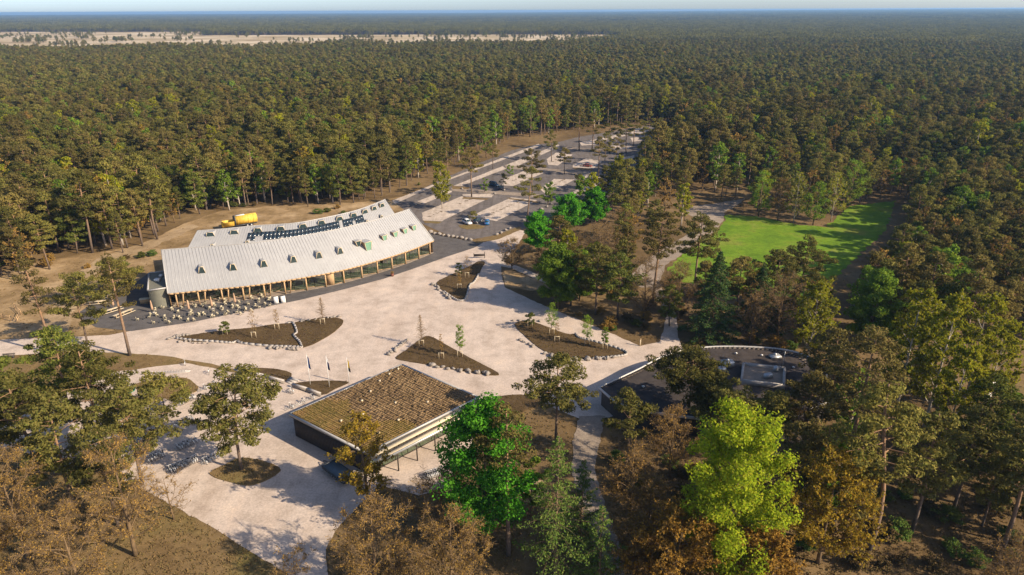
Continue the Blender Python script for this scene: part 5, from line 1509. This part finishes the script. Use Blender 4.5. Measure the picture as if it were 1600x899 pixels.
for i in range(len(X)):
    px, py = pxy[i]; seen = -60 < px < 1660 and py > -50
    sc = float(np.clip(rng.normal(.98, .17), .55, 1.4)) * (1 + .16 * math.sin(X[i] * .045 + 1.3) * math.sin(Y[i] * .038)) * (.84 if px > 840 and py > 285 else 1.0); rz = rng.uniform(0, 6.3)
    if is_other[i]:
        v = rng.choice(4, p=[.42, .3, .22, .06])
        if seen and n_o < 240:
            n_o += 1; kd, tm, lm = OTHER[v][:3]
            nm = 'leafy green tree' if kd == 'fresh' and v == 0 else ('yellow-green birch' if v == 2 else ('golden-leaved tree' if v == 3 else 'bare brown tree'))
            t = thing({'leafy green tree': 'broadleaf_tree', 'yellow-green birch': 'birch_tree'}.get(nm, 'bare_tree'), '%s among the forest pines %s' % (nm, where(px, py)), 'tree', (X[i], Y[i], 0), rz, 'forest trees: %s, %s' % (nm, where(px, py)))
            t.scale = (sc * 1.15,) * 3; part('trunk', tm, None, t); part('crown', lm, None, t)
        else: mass.append((X[i], Y[i], rz, sc * 1.18, 9 + v))
        continue
    v = int(rng.integers(0, 9))
    if seen and n_p + hero_pines < 298:
        n_p += 1; _, tm, lm = NEAR[v][:3]
        t = thing('pine_tree', '%s Scots pine of the dense forest %s' % (LOOK[v], where(px, py)), 'tree', (X[i], Y[i], 0), rz, '%s forest pines %s' % (LOOK[v], where(px, py)))
        t.scale = (sc,) * 3; part('trunk', tm, None, t); part('crown', lm, None, t)
    else: mass.append((X[i], Y[i], rz, sc, v))

# low shrubs under the trees
SHR = []
for k, lf in enumerate(('bud', 'larch', 'tuft', 'needle_green')):
    T, L = broadleaf(360 + k, 2.2, .05, 1.3, nl=12, ns=6, leaves=26, ls=.13, spread=.4, up=.4, r0=.05, twigs=6 if k in (0, 2) else 0, tw=.012)
    tm, lm = T.mesh('stems'), L.mesh('foliage'); tm.materials.append(M['twig']); lm.materials.append(M[lf]); SHR.append((tm, lm))
SPOT = {'between the square and the lawn': [(880, 430), (1230, 520)], 'among the lower right trees': [(960, 720), (1590, 890)], 'behind the round building': [(1080, 530), (1330, 556)], 'along the forest edge left of the pavilion': [(0, 395), (240, 425)], 'behind the pavilion': [(260, 320), (620, 335)], 'beside the car park road': [(640, 240), (860, 300)]}
rq = random.Random(8)
CL_BAD = [PLAZA, APRON, LAWN, PATH, PATH2, RB, AX, LOT]
for wh, (q0, q1) in SPOT.items():
    n_ = {'among the lower right trees': 60, 'between the square and the lawn': 60}.get(wh, 16)
    for _ in range(n_):
        x, y, _z = at(rq.uniform(q0[0], q1[0]), rq.uniform(q0[1], q1[1]))
        if any(inside([x], [y], c)[0] for c in CL_BAD): continue
        v = rq.randrange(4)
        t = thing('shrub', '%s shrub %s' % (('brown twiggy', 'light green', 'dark brown', 'dark green')[v], wh), 'shrub', (x, y, 0), rq.uniform(0, 6), '%s shrubs %s' % (('brown twiggy', 'light green', 'dark brown', 'dark green')[v], wh))
        sc = rq.uniform(.5, 1.25); t.scale = (sc * rq.uniform(.9, 1.4), sc, sc * rq.uniform(.6, 1))
        part('stems', SHR[v][0], None, t); part('foliage', SHR[v][1], None, t)

# tufts of dry grass, heather and litter on the open forest floor
rg = np.random.default_rng(9)
N0 = 32000
px_, py_ = rg.uniform(-60, 1660, N0), 300 + 640 * rg.random(N0) ** .6
XY = np.array([at(a, b)[:2] for a, b in zip(px_, py_)])
ok = np.ones(N0, bool)
for c in (PLAZA, APRON, PATH, PATH2, LOT, RB, AX): ok &= ~inside(XY[:, 0], XY[:, 1], c)
ok |= inside(XY[:, 0], XY[:, 1], VERGE)
ok &= ~inside(XY[:, 0], XY[:, 1], LAWN) & ~inside(XY[:, 0], XY[:, 1], foot)
XY = XY[ok]; n_ = len(XY); kk = 4
C = np.repeat(np.concatenate([XY, np.full((n_, 1), .08)], 1), kk, 0); sz = np.repeat(rg.uniform(.08, .26, n_), kk)
C += rg.normal(size=C.shape) * np.stack([sz, sz, sz * .3], 1) * .7; C[:, 2] = np.abs(C[:, 2])
g = Geo(); g.leaves(C, sz * .8, .45, rg.normal(size=C.shape) + np.array([0, 0, .5]), rg)
gv = part('ground_vegetation', g, M['drygrass'], None); gv['kind'] = 'stuff'
tag(gv, 'dry grass tufts and heather on the forest floor', 'ground cover')

# coarser trees and clumps of trees for the distance
FAR = []
for k in range(6):
    h, cr = (14, 15, 13, 15, 12, 14)[k], (3.4, 3.2, 3.5, 3.0, 3.2, 3.6)[k]
    T, L = pine(400 + k, h, .38, cr + .4, nb=14, dens=95, ls=.62, sway=.02)
    FAR.append((T, L, M[('needle', 'needle', 'needle_green', 'needle_brown', 'needle', 'needle')[k]]))
Tb, Lb = broadleaf(420, 12, .2, 3.0, nl=12, ns=5, leaves=10, ls=.5, spread=.3)
FAR.append((Tb, Lb, M['freshgreen'])); 
Tb, Lb = broadleaf(421, 12, .2, 3.2, nl=12, ns=5, leaves=8, ls=.5, spread=.3)
FAR.append((Tb, Lb, M['bud']))
def clump_mesh(seed, R_, n, ls):
    rg = np.random.default_rng(seed); L = Geo(); T = Geo(); C, N = [], []
    for _ in range(n):
        a, q = rg.uniform(0, 6.3), R_ * math.sqrt(rg.random()); h = rg.uniform(10.5, 15.5); x, y = q * math.cos(a), q * math.sin(a)
        T.tube([(x, y, 0), (x, y, h * .8)], [.25, .12], 3, False)
        for j in range(5):
            aa, bb = clump(rg, np.array([x, y, h * rg.uniform(.55, .95)]) + rg.normal(0, 1.1, 3), 1.7, 9, .6); C.append(aa); N.append(bb)
    C, N = np.concatenate(C), np.concatenate(N); L.leaves(C, rg.uniform(.8, 1.3, len(C)) * ls, .6, N, rg)
    return T, L
CL = [clump_mesh(500 + k, 12, 16, 1.0) for k in range(4)]
CL2 = [clump_mesh(520 + k, 34, 60, 1.7) for k in range(3)]

X, Y = jitter_grid(620, 1500, 7.6); k = open_ground(X, Y); X, Y = X[k], Y[k]
for x, y in zip(X, Y):
    v = rng.random(); mass.append((x, y, rng.uniform(0, 6.3), rng.uniform(.75, 1.25) * (1 + .13 * math.sin(x * .02 + 1) * math.sin(y * .017)), 13 + (6 if v < .06 else 7 if v < .09 else int(rng.integers(0, 6)))))
X, Y = jitter_grid(1500, 4200, 19); k = ~inside(X, Y, HEATH)
for x, y in zip(X[k], Y[k]): mass.append((x, y, rng.uniform(0, 6.3), rng.uniform(.8, 1.2), 21 + int(rng.integers(0, 4))))
X, Y = jitter_grid(4200, 19000, 66)
for x, y in zip(X, Y): mass.append((x, y, rng.uniform(0, 6.3), rng.uniform(.8, 1.25), 25 + int(rng.integers(0, 3))))
# lone trees out on the heath
lo, hi = np.min(HEATH, 0), np.max(HEATH, 0)
hx = rng.uniform(lo, hi, (300, 2)); hx = hx[inside(hx[:, 0], hx[:, 1], HEATH)]
for x, y in hx:
    for _ in range(int(rng.integers(1, 5) ** 2)):
        mass.append((x + rng.normal(0, 22), y + rng.normal(0, 16), rng.uniform(0, 6.3), rng.uniform(.55, 1.0), 13 + int(rng.integers(0, 6))))

def hill(x, y):
    r_ = np.hypot(x, y); a = np.arctan2(y, x)
    # height of the ground sheet, interpolated between its rings
    f = lambda q: np.maximum(0, np.sin(a)) * np.maximum(0, np.cos(a) + .05) * q * .0042 if q >= 5000 else np.zeros_like(a)
    z = np.zeros_like(r_)
    for q0, q1 in zip(rr[:-1], rr[1:]):
        m = (r_ >= q0) & (r_ < q1); t = (r_ - q0) / (q1 - q0)
        z = np.where(m, f(q0) * (1 - t) + f(q1) * t, z)
    return z

SRC = bpy.data.collections.new('forest_sources')
def add_src(i, T, L, bk, lf):
    me = src('tree_source_%02d' % i, T, L, bk, lf); o = bpy.data.objects.new('tree_source_%02d' % i, me); SRC.objects.link(o)
i = 0
for e in NEAR: add_src(i, e[3], e[4], e[6], e[5]); i += 1
for e in OTHER: add_src(i, e[3], e[4], e[6], e[5]); i += 1
for T, L, lf in FAR: add_src(i, T, L, M['pinebark'], lf); i += 1
for T, L in CL + CL2: add_src(i, T, L, M['pinebark'], M['needle']); i += 1

def forest_object(name, A):
    A = np.array(A); me = bpy.data.meshes.new(name); n = len(A)
    P = np.stack([A[:, 0], A[:, 1], hill(A[:, 0], A[:, 1])], 1)
    me.vertices.add(n); me.vertices.foreach_set('co', P.astype(np.float32).ravel())
    for nm, tp, col in (('turn', 'FLOAT', 2), ('grow', 'FLOAT', 3), ('sort', 'INT', 4)):
        at_ = me.attributes.new(nm, tp, 'POINT'); at_.data.foreach_set('value', A[:, col].astype(np.int32 if tp == 'INT' else np.float32))
    o = bpy.data.objects.new(name, me); COL.objects.link(o)
    ng = bpy.data.node_groups.new(name, 'GeometryNodeTree')
    ng.interface.new_socket('Geometry', in_out='INPUT', socket_type='NodeSocketGeometry'); ng.interface.new_socket('Geometry', in_out='OUTPUT', socket_type='NodeSocketGeometry')
    N_ = ng.nodes.new; gi, go = N_('NodeGroupInput'), N_('NodeGroupOutput')
    ip = N_('GeometryNodeInstanceOnPoints'); ci = N_('GeometryNodeCollectionInfo')
    ci.inputs['Collection'].default_value = SRC; ci.inputs['Separate Children'].default_value = True; ci.inputs['Reset Children'].default_value = True
    ip.inputs['Pick Instance'].default_value = True
    def named(nm, tp):
        q = N_('GeometryNodeInputNamedAttribute'); q.data_type = tp; q.inputs['Name'].default_value = nm; return q.outputs['Attribute']
    cx = N_('ShaderNodeCombineXYZ'); ng.links.new(named('turn', 'FLOAT'), cx.inputs[2])
    sx = N_('ShaderNodeCombineXYZ'); s_ = named('grow', 'FLOAT')
    for q in range(3): ng.links.new(s_, sx.inputs[q])
    ng.links.new(gi.outputs[0], ip.inputs['Points']); ng.links.new(ci.outputs[0], ip.inputs['Instance'])
    ng.links.new(named('sort', 'INT'), ip.inputs['Instance Index']); ng.links.new(cx.outputs[0], ip.inputs['Rotation']); ng.links.new(sx.outputs[0], ip.inputs['Scale'])
    ng.links.new(ip.outputs[0], go.inputs[0])
    md = o.modifiers.new('scatter', 'NODES'); md.node_group = ng
    o['kind'] = 'stuff'
    return o
fo = forest_object('pine_forest', mass)
tag(fo, 'endless dark pine forest stretching to the horizon', 'forest')
print('individual pines', n_p, 'others', n_o, 'mass', len(mass))

# ------------------------------------------------------------------ the air
g = Geo(); g.box((0, 0, 35.0), (40600, 40600, 72.0))
hz = g.mesh('haze'); hm = bpy.data.materials.new('haze_air'); hm.use_nodes = True
hn = hm.node_tree; hn.nodes.clear(); ho = hn.nodes.new('ShaderNodeOutputMaterial'); pv = hn.nodes.new('ShaderNodeVolumePrincipled')
pv.inputs['Color'].default_value = (.36, .64, 1.0, 1); pv.inputs['Density'].default_value = 8.5e-5; pv.inputs['Anisotropy'].default_value = .2
hn.links.new(pv.outputs[0], ho.inputs['Volume']); hz.materials.append(hm)
ho_ = bpy.data.objects.new('haze', hz); COL.objects.link(ho_); ho_['kind'] = 'stuff'
